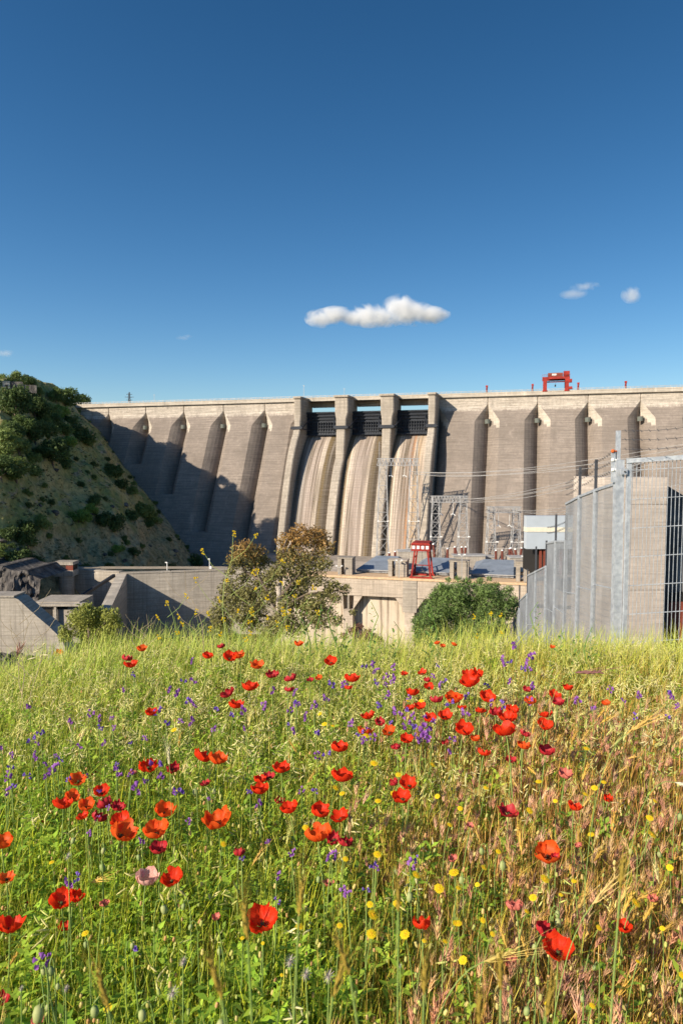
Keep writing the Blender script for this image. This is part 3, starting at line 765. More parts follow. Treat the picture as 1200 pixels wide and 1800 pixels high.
# gatehouse
c = PZ(117, 1006, ZR - 1.5); c.y -= 6; c = P(117, 1006, c.y)
t = empty('gatehouse', c, 'round concrete gatehouse tower with a dark window band on the left bank', 'tower')
m = MB(); R_ = 3.9
ring = lambda r_, z, k=24: [(r_ * math.cos(2 * math.pi * i / k), r_ * math.sin(2 * math.pi * i / k), z) for i in range(k)]
m.loft([ring(3.0, z) for z in (-40, -1.2)], close=True); m.build('shaft', M['wallc'], t)
def obox(R0, z0, z1): m = MB(); m.box(-R0, R0, -R0 * .8, R0 * .8, z0, z1); return m
obox(3.9, -1.2, 1.2).build('base_ring', M['wallc'], t)
obox(3.5, 1.2, 3.4).build('window_band', M['dark'], t)
m = MB()
for x in (-3.7, -1.1, 1.3, 3.7): m.box(x - .2, x + .2, -3.0, -2.6, 1.2, 3.4)
m.box(1.3, 3.7, -2.95, -2.85, 1.2, 3.2); m.build('window_post', M['rustdoor'], t)
obox(4.0, 3.4, 4.6).build('roof', M['wallc'], t)
# little lamps on the wall top
for px, py, hh, lab in ((294, 1003, 3.6, 'white lamp post on the retaining wall, left one of two'), (368.5, 999, 4.2, 'white lamp post with a box on the retaining wall, right one of two')):
    c = PZ(px, py, ZR); c = P(px, py + 2, c.y + 1)
    t = empty('lamp_post', c, lab, 'lamp post', 'lamp posts on the retaining wall')
    m = MB(); m.bar((0, 0, -1), (0, 0, hh), .16); m.build('post', M['white'], t)
    m = MB(); m.box(-.7, .2, -.25, .25, hh, hh + .4); m.build('lamp_head', M['white'], t)
    if px > 300: m = MB(); m.box(-.1, .9, -.4, .4, -.5, 1.4); m.build('meter_box', M['white'], t)
# guard rail along the gatehouse walkway
a = PZ(40, 1001, ZR); b_ = PZ(100, 1001, ZR)
m = MB(); t = empty('guard_rail', a, 'thin pale guard rail leading from the rock face to the gatehouse', 'railing')
for i in range(13): q = a.lerp(b_, i / 12); m.bar(q, q + Vector((0, 0, 1.2)), .09)
m.bar(a + Vector((0, 0, 1.2)), b_ + Vector((0, 0, 1.2)), .09); m.bar(a + Vector((0, 0, .6)), b_ + Vector((0, 0, .6)), .07); m.build('rail', M['lattice'], t, world=True)
m = MB(); m.poly([a + Vector((-30, 0, -.4)), b_ + Vector((0, 0, -.4)), b_ + Vector((0, 6, -.4)), a + Vector((-30, 6, -.4))]); m.poly([a + Vector((-30, 0, -.4)), a + Vector((-30, 0, -1.4)), b_ + Vector((0, 0, -1.4)), b_ + Vector((0, 0, -.4))]); m.build('walkway', M['wallc'], t, world=True)
# rock face
def rock_face(px0, px1, Y, ytop, zb, seed, label):
    m = MB(); rows = []
    for i in range(41):
        t_ = i / 40; row = []
        for j in range(111):
            s_ = j / 110; px = px0 + (px1 - px0) * s_
            top = P(px, ytop(px), Y + 3)
            z = top.z + (zb - top.z) * t_
            x = top.x; y = Y + 6 - 16 * t_
            k = noise.fractal(Vector((x * .09 + seed, z * .09, y * .1)), 1, 2, 6) * 5 + abs(noise.noise(Vector((x * .25, z * .22, seed)))) * 4 + noise.cell(Vector((x * .35 + z * .1, z * .3, 1))) * 2.2
            row.append((x + k * .4, y - k * (.2 + .8 * min(1, t_ * 5)), z + k * .15 * min(1, t_ * 4)))
        rows.append(row)
    rows.insert(0, [(x, y + 25, z - .5) for x, y, z in rows[0]])
    m.loft(rows); o = m.build('rock_face', M['rock']); tag(o, label, 'rock'); return o
rock_face(-160, 66, 232, lambda p: 1000 + max(0, p - 10) * .3 + 4 * math.sin(p * .12), -75, 2, 'dark grey cracked rock face below the gatehouse walkway')
# lower weir wall at the far left and its small gate structure
t = empty('weir_wall', P(0, 1050, 150), 'grey concrete weir wall curving down at the lower left edge', 'wall')
m = MB(); Yw = 150
prof = [(-420, 1050), (25, 1050), (33, 1054), (48, 1068), (66, 1084), (85, 1100), (108, 1122), (120, 1150), (125, 1400), (-420, 1400)]
pts = [P(a_, b2, Yw) for a_, b2 in prof]
m.prism([(p.x, p.z) for p in pts], Yw, Yw + 5); m.build('wall_face', M['wallc'], t, world=True)
m = MB(); q0 = P(-420, 1050, Yw); q1 = P(26, 1050, Yw); m.box(q0.x, q1.x, Yw - .3, Yw + 5.3, q1.z, q1.z + .4); m.build('coping', M['wallc'], t, world=True)
t = empty('sluice_house', P(103, 1070, 215), 'small concrete sluice house with dark openings under the gatehouse', 'sluice')
def pbox(parent, name, px0, px1, py0, py1, Y, dep, mat):
    a_ = P(px0, py0, Y); b2 = P(px1, py1, Y); m = MB(); m.box(a_.x, b2.x, Y, Y + dep, b2.z, a_.z); return m.build(name, mat, parent, world=True)
pbox(t, 'wall', 62, 142, 1058, 1130, 215, 12, M['wallc']); pbox(t, 'ledge', 58, 145, 1062, 1066, 213, 3, M['wallc'])
pbox(t, 'opening', 74, 92, 1070, 1088, 214.8, .5, M['dark']); pbox(t, 'opening', 101, 119, 1064, 1071, 214.7, .5, M['dark']); pbox(t, 'column', 95, 100, 1066, 1100, 213.5, 1, M['wallc'])
# tumbled rocks at the foot
for k, (px, py, s, Y) in enumerate(((6, 1160, 1.8, 120), (26, 1158, 2.0, 122), (-8, 1172, 2, 115), (46, 1166, 1.8, 118), (18, 1176, 2.2, 112), (62, 1172, 1.6, 112))):
    o = link(bpy.data.objects.new('boulder', rmesh[k % 3])); o.location = P(px, py, Y); o.scale = (s, s, s); o.rotation_euler = (0, 0, k)
    tag(o, ('leftmost dark boulder at the foot of the weir wall', 'second dark boulder from the left under the weir wall', 'dark boulder at the left picture edge under the weir wall', 'fourth dark boulder under the weir wall', 'dark boulder nearest the grass under the weir wall', 'rightmost dark boulder under the curved weir wall')[k], 'boulder', 'boulders under the weir wall')

# ------------------------------------------------------------------ powerhouse
ZP = EYE - 38
A = PZ(540, 1008.5, ZP); Bp = PZ(1010, 1027.5, ZP)
du = (Bp - A).normalized(); ang = math.atan2(du.y, du.x)
def PU(px, py=1012):   # distance along the front edge
    d = ray(px, py); a_, b2, c_, e_ = d.x, -du.x, d.y, -du.y; det = a_ * e_ - b2 * c_
    return (a_ * A.y - c_ * A.x) / det
ph = empty('powerhouse', A, 'long concrete powerhouse block with ochre ledge, streaked wall and blue grey roofs below the dam', 'building', rz=ang)
LEN = (Bp - A).length
m = MB(); m.box(-12, LEN, 0, 42, -7.0, -.9); m.build('parapet_beam', M['ph'], ph)
m = MB(); m.box(-12.2, LEN, -.35, 8, -.9, -.1); m.build('ledge', M['ledge'], ph)
m = MB(); m.box(-12, LEN, 3.2, 41, -40, -7.0); m.build('wall', M['ph'], ph)
b = NB('streaked_wall', .9); x, y, z = b.xyz(); ver = b.noise(1, 5, b.mapping((.9, .9, .03)), rough=.7)
b.col(b.mix(b.ramp(ver, [(.5, 0.), (.62, .85)]), b.ramp(b.noise(.15, 4), [(.3, (.50, .41, .31)), (.7, (.62, .52, .40))]), (.17, .125, .09))); M['streak'] = b.m
ph.children[2].data.materials[0] = b.m
for px in (612, 720, 828):
    u = PU(px); m = MB()
    m.box(u - 1.7, u + 1.7, -.6, 3.2, -40, -12); m.build('column', M['ph'], ph)
    m = MB(); m.prism([(u - 1.7, -12), (u - 5, -7.2), (u - 2.0, -7.2)], 0, 3.1); m.prism([(u + 1.7, -12), (u + 2.0, -7.2), (u + 5, -7.2)], 0, 3.1); m.build('bracket', M['ph'], ph)
    m = MB(); m.box(u - 2.4, u + 2.4, -.25, -.05, -12, -.9) if px == 720 else m.box(u - .3, u + .3, -.1, 3, -12, -7); m.build('joint_panel', M['pier'], ph)
# pillars on the deck
for px, w_, hh, lab in ((606, 4.2, 5.6, 1), (699, 5.4, 5.4, 1), (808, 5.2, 5.8, 1), (924, 4.4, 6.2, 1)):
    u = PU(px); m = MB()
    m.box(u - w_ / 2 - 1.1, u - w_ / 2 + .3, 2, 6, -.1, hh); m.box(u - w_ / 2 + 1.4, u + w_ / 2, 2, 7, -.1, hh); m.box(u - w_ / 2 - 1.3, u + w_ / 2 + .2, 1.8, 7.2, hh, hh + .4)
    m.box(u - w_ / 2 + .3, u - w_ / 2 + 1.4, 3.4, 6, 1.9, 2.7)
    m.build('deck_pillar', M['pier'], ph)
us = [PU(p) for p in (606, 699, 808, 924)]
roofs = [(us[0] + 2, us[1] - 4), (us[1] + 3, us[2] - 4), (us[2] + 3, us[3] - 4)]
for a_, b2 in roofs:
    m = MB(); z0 = .9; yf, yr, yb = 9, 26, 40
    m.loft([[(a_, yf, z0), (b2, yf, z0)], [(a_ + 4, yr, z0 + 3.0), (b2, yr, z0 + 3.0)], [(a_, yb, z0), (b2, yb, z0)]])
    m.poly([(a_, yf, z0), (a_ + 4, yr, z0 + 3.0), (a_, yb, z0)]); m.poly([(b2, yb, z0), (b2, yr, z0 + 3.0), (b2, yf, z0)])
    m.build('roof', M['roof'], ph, fix=False)
    m = MB(); m.box(a_, b2, 8.9, 9.3, .45, .85); m.box(a_, b2, 9.35, 40, -.1, .9 - .08); m.build('eaves', M['lattice'], ph)
m = MB()
for i in range(int(LEN / 3)): m.box(i * 3, i * 3 + .1, 8, 8.1, -.1, 1.0)
m.box(0, LEN, 8, 8.1, .95, 1.05); m.build('handrail', M['lattice'], ph)
# yard behind
ZY = EYE - 52
m = MB(); m.poly([(-30, 268, ZY), (190, 245, ZY), (210, 420, ZY), (-60, 430, ZY)]); tag(m.build('switchyard_ground', simple('gravel', (.30, .26, .22), .2, .4)), kind='structure')
# deck lamp posts
for px, top, lab in ((596, 995, 'thin pole in front of the leftmost deck pillar'), (701, 985, 'thin pole in front of the second deck pillar'), (811, 975, 'thin lamp pole in front of the third deck pillar'), (922, 978, 'thin lamp pole beside the rightmost deck pillar')):
    u = PU(px); c = A + du * u + Vector((du.y, -du.x, 0)) * .2
    zt = P(px, top, c.y).z
    t = empty('lamp_pole', (c.x, c.y, ZP - .1), lab, 'lamp post', 'poles on the powerhouse deck')
    m = MB(); m.bar((0, 0, 0), (0, 0, zt - ZP), .16); m.build('pole', M['lattice'], t)
    m = MB()
    for sx in (-1, 1): m.bar((0, 0, zt - ZP - .6), (sx * .9, 0, zt - ZP), .08); m.box(sx * .9 - .35, sx * .9 + .35, -.3, .3, zt - ZP, zt - ZP + .35)
    m.build('lamp_head', M['white'], t)
# small red gantry on the powerhouse deck
c = A + du * PU(739); t = empty('gantry_crane', (c.x, c.y, ZP - .1), 'tall red gantry crane with white name plates standing on the powerhouse deck', 'crane', rz=ang)
H_ = 11.8
for sx, sy in ((-1, 0), (1, 0), (-1, 1), (1, 1)):
    m = MB(); y = .6 + sy * 6.6; m.bar((sx * 3.3, y, 0), (sx * 2.2, y, H_ - 2.3), .42, 4, .36); m.build('leg', M['red'], t)
m = MB(); m.box(-3.9, 3.9, .2, 1.0, 0, .55); m.box(-3.9, 3.9, 6.8, 7.6, 0, .55); m.bar((-2.9, 7.2, 3.6), (2.9, 7.2, 3.6), .2)
for sx in (-1, 1): m.bar((sx * 2.5, .6, 7), (sx * 2.5, 7.2, 7), .2)
m.build('sill_beam', M['red'], t)
m = MB(); m.box(-3.4, 3.0, 0, 7.6, H_ - 2.4, H_ - 1.9); m.box(-3.3, 3.0, .1, 7.5, H_ - 1.9, H_ - .2); m.prism([(-3.6, H_ - .2), (3.3, H_ - .2), (2.7, H_ + .5), (-3.0, H_ + .5)], -.3, 7.9); m.build('machine_house', M['red'], t)
for k in range(4): m = MB(); x = -3.0 + k * 1.55; m.box(x, x + .95, .0, .08, H_ - 1.65, H_ - .55); m.build('name_plate', M['white'], t)
m = MB(); m.bar((0, 3.5, H_ - 2.4), (.2, 3.5, 4), .06); m.path([(.2, 3.5, 4), (-.4, 3.5, 3), (1.4, 3.4, 1.4)], .22, 5); m.bar((2.2, 7, 3.4), (2.2, 7, .5), .3); m.build('hook', M['darkpost'], t)

# lattice gantries of the switchyard
def lattice(name, px0, px1, top, bot, Y, label, parentless=True):
    a_ = P(px0, bot, Y); b2 = P(px1, bot, Y); zt = P(px0, top, Y).z
    t = empty(name, ((a_.x + b2.x) / 2, Y, a_.z), label, 'gantry', 'steel lattice gantries below the dam')
    H = zt - a_.z; W = (b2.x - a_.x) / 2; w = W * .17; r = .26 * Y / 360
    for sx in (-1, 1):
        m = MB(); cx = sx * (W - w * 1.6); n_ = 8
        wb, wt = w * 1.75, w * .9
        C4 = []
        for k in range(n_ + 1):
            h = H * k / n_; ww = wb + (wt - wb) * k / n_
            C4.append([Vector((cx + i * ww - sx * 0, j * ww, h)) for i, j in ((-1, -1), (1, -1), (1, 1), (-1, 1))])
        for i in range(4): m.bar(C4[0][i], C4[-1][i], r)
        for k in range(n_):
            for i in range(4):
                j = (i + 1) % 4
                m.bar(C4[k][i], C4[k + 1][j], r * .55, 3) if (k + i) % 2 else m.bar(C4[k][j], C4[k + 1][i], r * .55, 3)
                if k: m.bar(C4[k][i], C4[k][j], r * .45, 3)
        m.build('lattice_leg', M['lattice'], t)
    m = MB(); n_ = 12; hh = w * 1.9
    for y in (-w * .9, w * .9):
        for z in (H - hh, H): m.bar((-W, y, z), (W, y, z), r * .9)
        for k in range(n_):
            xa = -W + 2 * W * k / n_; xb = xa + 2 * W / n_
            m.bar((xa, y, H - hh), ((xa + xb) / 2, y, H), r * .5, 3); m.bar(((xa + xb) / 2, y, H), (xb, y, H - hh), r * .5, 3)
    m.build('cross_beam', M['lattice'], t)
    if name == 'lattice_gantry':
        for sx in (-1, 1):
            m = MB(); m.bar((sx * (W - w * 1.6) - 2.6, -w * 2, H * .42), (sx * (W - w * 1.6) + 2.6, -w * 2, H * .42), .12)
            for e in (-2.6, 2.6): m.box(sx * (W - w * 1.6) + e - .5, sx * (W - w * 1.6) + e + .5, -w * 2 - .4, -w * 2 + .4, H * .42 - .1, H * .42 + .5)
            m.build('floodlight', M['white'], t)
    return t, H, W
G1 = lattice('lattice_gantry', 662, 735, 806, 994, 372, 'tallest pale lattice gantry in front of the spillway')
G1[0]
for sx in (-1, 1):
    m = MB(); m.bar((sx * G1[2] * .9, 0, G1[1]), (sx * G1[2] * .9, 0, G1[1] + 9), .2); m.build('spire', M['lattice'], G1[0])
G2 = lattice('lattice_gantry', 755, 821, 872, 994, 350, 'middle pale lattice gantry in front of the dark spillway wall')
G3 = lattice('lattice_gantry', 853, 913, 891, 996, 335, 'rightmost pale lattice gantry, left of the grey clad building')
# suspended insulator strings
for (t, H, W), xs in ((G1, (-.35, .3)), (G2, (-.45, .2)), (G3, (-.3, .35))):
    for s_ in xs:
        m = MB(); m.bar((s_ * W, 0, H - 2), (s_ * W, 0, H - 9), .13); m.path([(s_ * W - .9, 0, H - 9.6), (s_ * W, 0, H - 9), (s_ * W + 1.2, 0, H - 10)], .28); m.build('insulator_string', M['glasswhite'], t)
# transformer blast walls
for px0, px1, py0, py1, Y, lab in ((700, 760, 968, 1004, 330, 'grey concrete blast wall behind the deck crane'), (797, 852, 976, 1006, 312, 'grey concrete blast wall behind the third deck pillar'), (852, 868, 978, 1006, 318, 'narrow grey blast wall left of the rightmost gantry'), (896, 944, 979, 1008, 300, 'grey concrete blast wall behind the rightmost deck pillar')):
    t = empty('blast_wall', P(px0, py1, Y), lab, 'wall', 'blast walls of the switchyard')
    pbox(t, 'wall_face', px0, px1, py0 + 2, py1, Y, 6, M['wallc']); pbox(t, 'coping', px0 - 1, px1 + 1, py0, py0 + 2, Y - .3, 6.6, M['lattice'])
# bushings, posts
ins = [(694, 970, 12, 0), (684, 972, 12, 0), (755, 958, 18, -3), (763, 957, 17, -2), (786, 965, 14, 0), (799, 962, 14, 0), (803, 962, 16, -4), (812, 962, 14, -1), (817, 962, 14, 1), (871, 968, 14, 0), (882, 968, 14, 0), (895, 965, 16, 0), (901, 964, 16, -4), (907, 966, 15, -2), (914, 964, 14, 2)]
for k, (px, py, h, ln) in enumerate(ins):
    Y = 318; b0 = P(px, py + h, Y); tp = P(px + ln, py, Y)
    t = empty('insulator', b0, 'brown ribbed porcelain insulator with a white cap in the switchyard', 'insulator', 'brown insulators in the switchyard')
    m = MB(); d = tp - b0
    pts = [Vector((0, 0, -4))] + [d * (i / 12) for i in range(13)]; m.path(pts, [.3] + [.45 if i % 2 else .75 for i in range(13)], 6); m.build('ribbed_body', M['insul'], t)
    m = MB(); m.path([d, d * 1.12], [.55, .35], 6); m.build('cap', M['glasswhite'], t)
m = MB(); t = empty('busbar', P(790, 963, 318), 'thin busbar strung over the brown insulators', 'busbar')
for a_, b2 in (((690, 968), (765, 958)), ((776, 963), (818, 962)), ((866, 965), (916, 963))): m.bar(P(*a_, 318), P(*b2, 318), .12)
m.build('bar', M['cable'], t, world=True)
# overhead conductors
t0 = [((722, 829, 372), (1260, 792, 150)), ((727, 832, 372), (1260, 797, 150)), ((724, 829, 372), (1260, 770, 140)), ((727, 833, 372), (1260, 776, 140)),
      ((812, 878, 350), (1280, 770, 120)), ((816, 880, 350), (1280, 776, 120)), ((817, 882, 350), (1280, 781, 120)), ((810, 876, 350), (1280, 764, 120)),
      ((906, 897, 335), (1290, 826, 110)), ((909, 898, 335), (1290, 832, 110)), ((911, 899, 335), (1290, 838, 110))]
names = ['first pair of cables leaving the tallest gantry to the right', 'cables leaving the middle gantry up to the right', 'cables leaving the rightmost gantry to the right']
for k, (p0, p1) in enumerate(t0):
    a_, b2 = P(*p0), P(*p1)
    lab = names[0 if k < 4 else 1 if k < 8 else 2]
    m = MB(); pts = []
    for i in range(25):
        s_ = i / 24; q = a_.lerp(b2, s_); q.z -= 4 * s_ * (1 - s_) * (2.2 + .5 * (k % 4)); pts.append(q - a_)
    m.path(pts, [.11 + (.045 - .11) * i / 24 for i in range(25)], 4)
    o = m.build('overhead_cable', M['cable']); o.location = a_; tag(o, 'overhead cable, one of the ' + lab, 'cable', names[0 if k < 4 else 1 if k < 8 else 2])
# grey clad building
t = empty('clad_building', P(960, 990, 205), 'grey metal clad building with a cream band behind the fence', 'building')
for n_, y0, y1, mt in (('cladding', 907, 927, 'cladding'), ('band', 927, 935, 'cream'), ('cladding', 935, 965, 'cladding')):
    a_, b2 = P(925, y0, 205), P(1030, y1, 205); m = MB(); dd = .15 if mt == 'cream' else 0; m.box(a_.x - dd, b2.x, 205 - dd, 208, b2.z, a_.z); m.build(n_, M[mt], t, world=True)
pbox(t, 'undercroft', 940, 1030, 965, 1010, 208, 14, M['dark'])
for px in (948, 955, 966, 975, 984):
    pbox(t, 'column', px, px + 3, 965, 1010, 206, .6, M['rustdoor'])

# ------------------------------------------------------------------ fence, gate and concrete block on the right
def wires(m, a_, b2, z0a, z1a, z0b, z1b, pitch, r, hp=None, hr=.003):
    """welded mesh panel between ground points a_ and b2, bottoms z0*, tops z1*"""
    L_ = (b2 - a_).length; n = int(L_ / pitch)
    for i in range(n + 1):
        s_ = i / n; p = a_.lerp(b2, s_); m.bar((p.x, p.y, z0a + (z0b - z0a) * s_), (p.x, p.y, z1a + (z1b - z1a) * s_), r, 4)
    if hp:
        H = min(z1a - z0a, z1b - z0b); k = int(H / hp)
        for i in range(k + 1):
            m.bar((a_.x, a_.y, z1a - i * hp - .01), (b2.x, b2.y, z1b - i * hp - .01), hr, 4)
def fpt(px, py, Y): p = P(px, py, Y); return p
# tall galvanised corner post
pb = P(1081, 1150, 7.2); pt = P(1086.5, 807, 7.2)
fence = empty('mesh_fence', (pb.x, pb.y, 0), 'grey galvanised mesh security fence stepping downhill from the gate post', 'fence')
post = empty('gate_post', (pb.x, pb.y, -.6), 'tall galvanised steel post with orange and white insulators beside the mesh gate', 'post')
m = MB(); w_ = .042
q0, q1 = Vector((pb.x, pb.y, -.9)), P(1087, 808, 7.2)
d_ = q1 - q0
def leanbox(m, x0, x1, y0, y1, z0, z1, base, top, zb, zt):
    pts = []
    for z in (z0, z1):
        s_ = (z - zb) / (zt - zb); c = base.lerp(top, s_)
        pts.append([(c.x + x0, c.y + y0, z), (c.x + x1, c.y + y0, z), (c.x + x1, c.y + y1, z), (c.x + x0, c.y + y1, z)])
    m.loft(pts, close=True); m.poly(pts[1]); m.poly(list(reversed(pts[0])))
leanbox(m, -w_, w_, -w_, w_, -.9, q1.z, q0, q1, -.9, q1.z); m.build('square_post', M['galv'], post, world=True)
m = MB(); zt = P(1090, 757, 7.2).z; leanbox(m, -.028, .004, -.03, .03, q1.z - .28, zt, q0, q1, -.9, q1.z); m.build('angle_extension', M['galv'], post, world=True)
m = MB(); leanbox(m, -.075, -.043, -.02, .02, P(0, 848, 7.2).z, P(0, 795, 7.2).z, q0, q1, -.9, q1.z); m.build('bracket', M['galv'], post, world=True)
for py, mt in ((793, 'orange'), (808.5, 'glasswhite'), (826, 'glasswhite')):
    c = P(1078, py, 7.18); m = MB()
    m.path([(c.x - .028, c.y, c.z), (c.x - .02, c.y, c.z), (c.x - .006, c.y, c.z), (c.x + .006, c.y, c.z), (c.x + .03, c.y, c.z)], [.008, .019, .021, .012, .008], 8); m.build('insulator', M[mt], post, world=True)
# panels: (px,top) at each end with their distance
segs = [((1082, 850, 7.25), (1046, 862, 8.1), 2.25), ((1046, 862, 8.1), (1018, 873, 9.0), 2.4), ((1018, 873, 9.0), (994, 886, 10.0), 2.6),
        ((994, 952, 10.3), (976, 952, 11.3), 2.2), ((976, 952, 11.3), (961, 955, 12.4), 2.4), ((959, 996, 12.6), (941, 1005, 13.8), 2.2), ((941, 1005, 13.8), (927, 1012, 15), 2.2),
        ((926, 1044, 15.2), (913, 1056, 16.6), 2.2), ((912, 1070, 17), (902, 1092, 19), 1.9), ((902, 1094, 19.2), (880, 1102, 21), 1.9), ((880, 1102, 21), (862, 1108, 23), 1.9)]
M['meshw'] = simple('weathered_mesh_wire', (.29, .30, .315), .25, 3, .6, .3)
for (x0, y0, Y0), (x1, y1, Y1), H in segs:
    a_, b2 = P(x0, y0, Y0), P(x1, y1, Y1); ga, gb = Vector((a_.x, a_.y, 0)), Vector((b2.x, b2.y, 0))
    m = MB(); wires(m, ga, gb, a_.z - H, a_.z, b2.z - H, b2.z, .021, .0016, .0762, .0016)
    m.build('mesh_panel', M['meshw'], fence, world=True)
    m = MB()
    for zo in (0, -H * .5): m.bar(a_ + Vector((0, 0, zo)), b2 + Vector((0, 0, zo)), .022 if zo == 0 else .01, 4)
    m.bar(a_, a_ - Vector((0, 0, H)), .016, 4); m.build('frame', M['galv'], fence, world=True)
    m = MB(); e = .16 * Y0 / 7.5 + .12 if Y0 > 7.4 else 0
    if e:
        m.box(a_.x - .014, a_.x + .014, a_.y - .014, a_.y + .014, a_.z + .02, a_.z + e * 1.25); m.build('fence_post', M['darkpost'], fence, world=True)
        m = MB(); m.box(a_.x - .022, a_.x + .022, a_.y - .022, a_.y + .022, a_.z - H - .3, a_.z + .019); m.build('fence_post', M['galv'], fence, world=True)
# barbed wires
def barbed(p, q, parent=None, sag=.02):
    m = MB(); a_, b2 = P(*p), P(*q); k = 14; pts = []
    for i in range(k + 1):
        s_ = i / k; c = a_.lerp(b2, s_); c.z -= sag * 4 * s_ * (1 - s_); pts.append(c)
    m.path(pts, .0022, 4)
    L_ = (b2 - a_).length; n = max(3, int(L_ / .11))
    for i in range(n):
        c = a_.lerp(b2, (i + .5) / n); c.z -= sag * 4 * ((i + .5) / n) * (1 - (i + .5) / n)
        m.bar(c + Vector((-.014, 0, .012)), c + Vector((.014, 0, -.012)), .0018, 3); m.bar(c + Vector((.0, .014, .013)), c + Vector((0, -.012, -.013)), .0018, 3)
    m.build('barbed_wire', M['darkpost'], fence, world=True)
for py in (793, 809, 826):
    dy = py - 793
    barbed((1076, py, 7.2), (1046, 811 + dy * .82, 8.1)); barbed((1046, 811 + dy * .82, 8.1), (1018, 831 + dy * .7, 9)); barbed((1018, 831 + dy * .7, 9), (994, 850 + dy * .6, 10))
for dy in (0, 10): barbed((961, 927 + dy, 12.4), (994, 917 + dy, 10.3))
for k, (py, py2) in enumerate(((757, 747), (772, 765), (789, 781))): barbed((1092, py, 7.2), (1230, py2, 6.2))
# gate
gate = empty('mesh_gate', (P(1100, 1150, 7.15).x, 7.1, -.8), 'galvanised mesh gate with a thick frame hinged to the tall post', 'gate')
ga = P(1105, 810, 7.15); gb = P(1260, 800, 6.95)
gl = P(1094, 1180, 7.15)
m = MB()
def fbar(m, p, q, h): m.bar(p, q, h, 4)
m.bar(gl, ga + Vector((0, 0, .0)), .030, 4); m.build('frame_upright', M['galv'], gate, world=True)
m = MB(); m.bar(ga + Vector((-.03, -.005, 0)), gb, .033, 4); m.build('frame_top', M['galv'], gate, world=True)
m = MB(); m.bar(Vector((gb.x, gb.y, gb.z)), Vector((gb.x, gb.y, -1)), .03, 4); m.build('frame_upright', M['galv'], gate, world=True)
m = MB()
n = 22
for i in range(1, n):
    s_ = i / n; tp = ga.lerp(gb, s_); bt = Vector((gl.x + (gb.x - gl.x) * s_, tp.y, -.95)); m.bar(bt, tp, .0038, 4)
for k in range(7):
    z = ga.z - .10 - .305 * k
    for dy in (-.007, .007):
        s_ = (ga.z - z) / (ga.z - gl.z); p = ga.lerp(gl, s_); m.bar(Vector((p.x, p.y + dy, z)), Vector((gb.x, gb.y + dy, z + .05 + .01 * k)), .0034, 4)
m.build('mesh_panel', M['galv'], gate, world=True)
hinge = P(1097, 829, 7.1); m = MB(); m.box(hinge.x - .035, hinge.x + .03, hinge.y, hinge.y + .03, hinge.z - .03, hinge.z + .03); m.build('hinge', M['galv'], gate, world=True)
m = MB(); m.path([(hinge.x, hinge.y - .012, hinge.z), (hinge.x, hinge.y + .001, hinge.z)], .009, 6); m.build('bolt', M['darkpost'], gate.children[-1], world=False)
gate.children[-1]
bo = sc.objects.get('bolt'); bo.location = (-gate.location.x, -gate.location.y, -gate.location.z)
# concrete block behind the gate
M['block'] = concrete('cast_concrete_block', (.62, .54, .46), (.60, .51, .43), None, 50, 6, .25)
YB = 30
blk = empty('concrete_tower_block', P(1130, 1120, YB), 'square cast concrete block with horizontal joints and a dark shaded side behind the mesh gate', 'building')
fc = P(1172, 840, YB); lf = P(1062, 840, YB)
zs = [P(0, y_, YB).z for y_ in (839, 887, 1038, 1200)]
dx = 2.4; 
for (z1, z0) in zip(zs, zs[1:]):
    m = MB(); pts = [(lf.x, YB), (fc.x, YB), (fc.x, YB + 1.3), (lf.x, YB + 4)]
    n_ = len(pts); lo = [(x, y, z0 + .025) for x, y in pts]; hi = [(x, y, z1) for x, y in pts]
    m.loft([lo, hi], close=True); m.poly(hi); m.build('wall_panel', M['block'], blk, world=True)
m = MB(); z0 = P(0, 1200, YB).z; pts = [(lf.x + .03, YB + .03), (fc.x - .03, YB + .03), (fc.x - .03, YB + 1.2), (lf.x + .03, YB + 3.9)]
m.loft([[(x, y, z0) for x, y in pts], [(x, y, zs[0] - .05) for x, y in pts]], close=True); m.build('core', M['block'], blk, world=True)
b0 = Vector((fc.x - .02, YB + .1, 0)); 
m = MB(); x0 = fc.x + .02
wy = YB + 1.2
top0 = P(1174, 841, wy).z; top1 = P(1240, 877, wy).z
xe = P(1300, 840, wy).x
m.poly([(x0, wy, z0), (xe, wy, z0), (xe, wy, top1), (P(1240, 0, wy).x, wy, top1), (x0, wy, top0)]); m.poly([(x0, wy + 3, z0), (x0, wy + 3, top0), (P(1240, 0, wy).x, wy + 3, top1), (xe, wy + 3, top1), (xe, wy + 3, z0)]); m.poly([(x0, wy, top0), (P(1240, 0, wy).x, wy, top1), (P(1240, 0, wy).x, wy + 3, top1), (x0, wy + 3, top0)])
# the recess wall faces away from the sun and its shade is painted in, nearly black
m.build('side_wall', simple('shade_painted_concrete', (.085, .08, .078), .4, 1.2, .9), blk, world=True)
pbox(blk, 'door', 1176, 1260, 1058, 1200, wy - .1, .08, M['rustdoor']); pbox(blk, 'lintel_opening', 1174, 1260, 1042, 1058, wy - .06, .05, M['dark'])
pbox(blk, 'pale_strip', 1192, 1300, 962, 1040, wy - .05, .04, simple('weathered_grey_concrete', (.17, .165, .16), .2, 1))

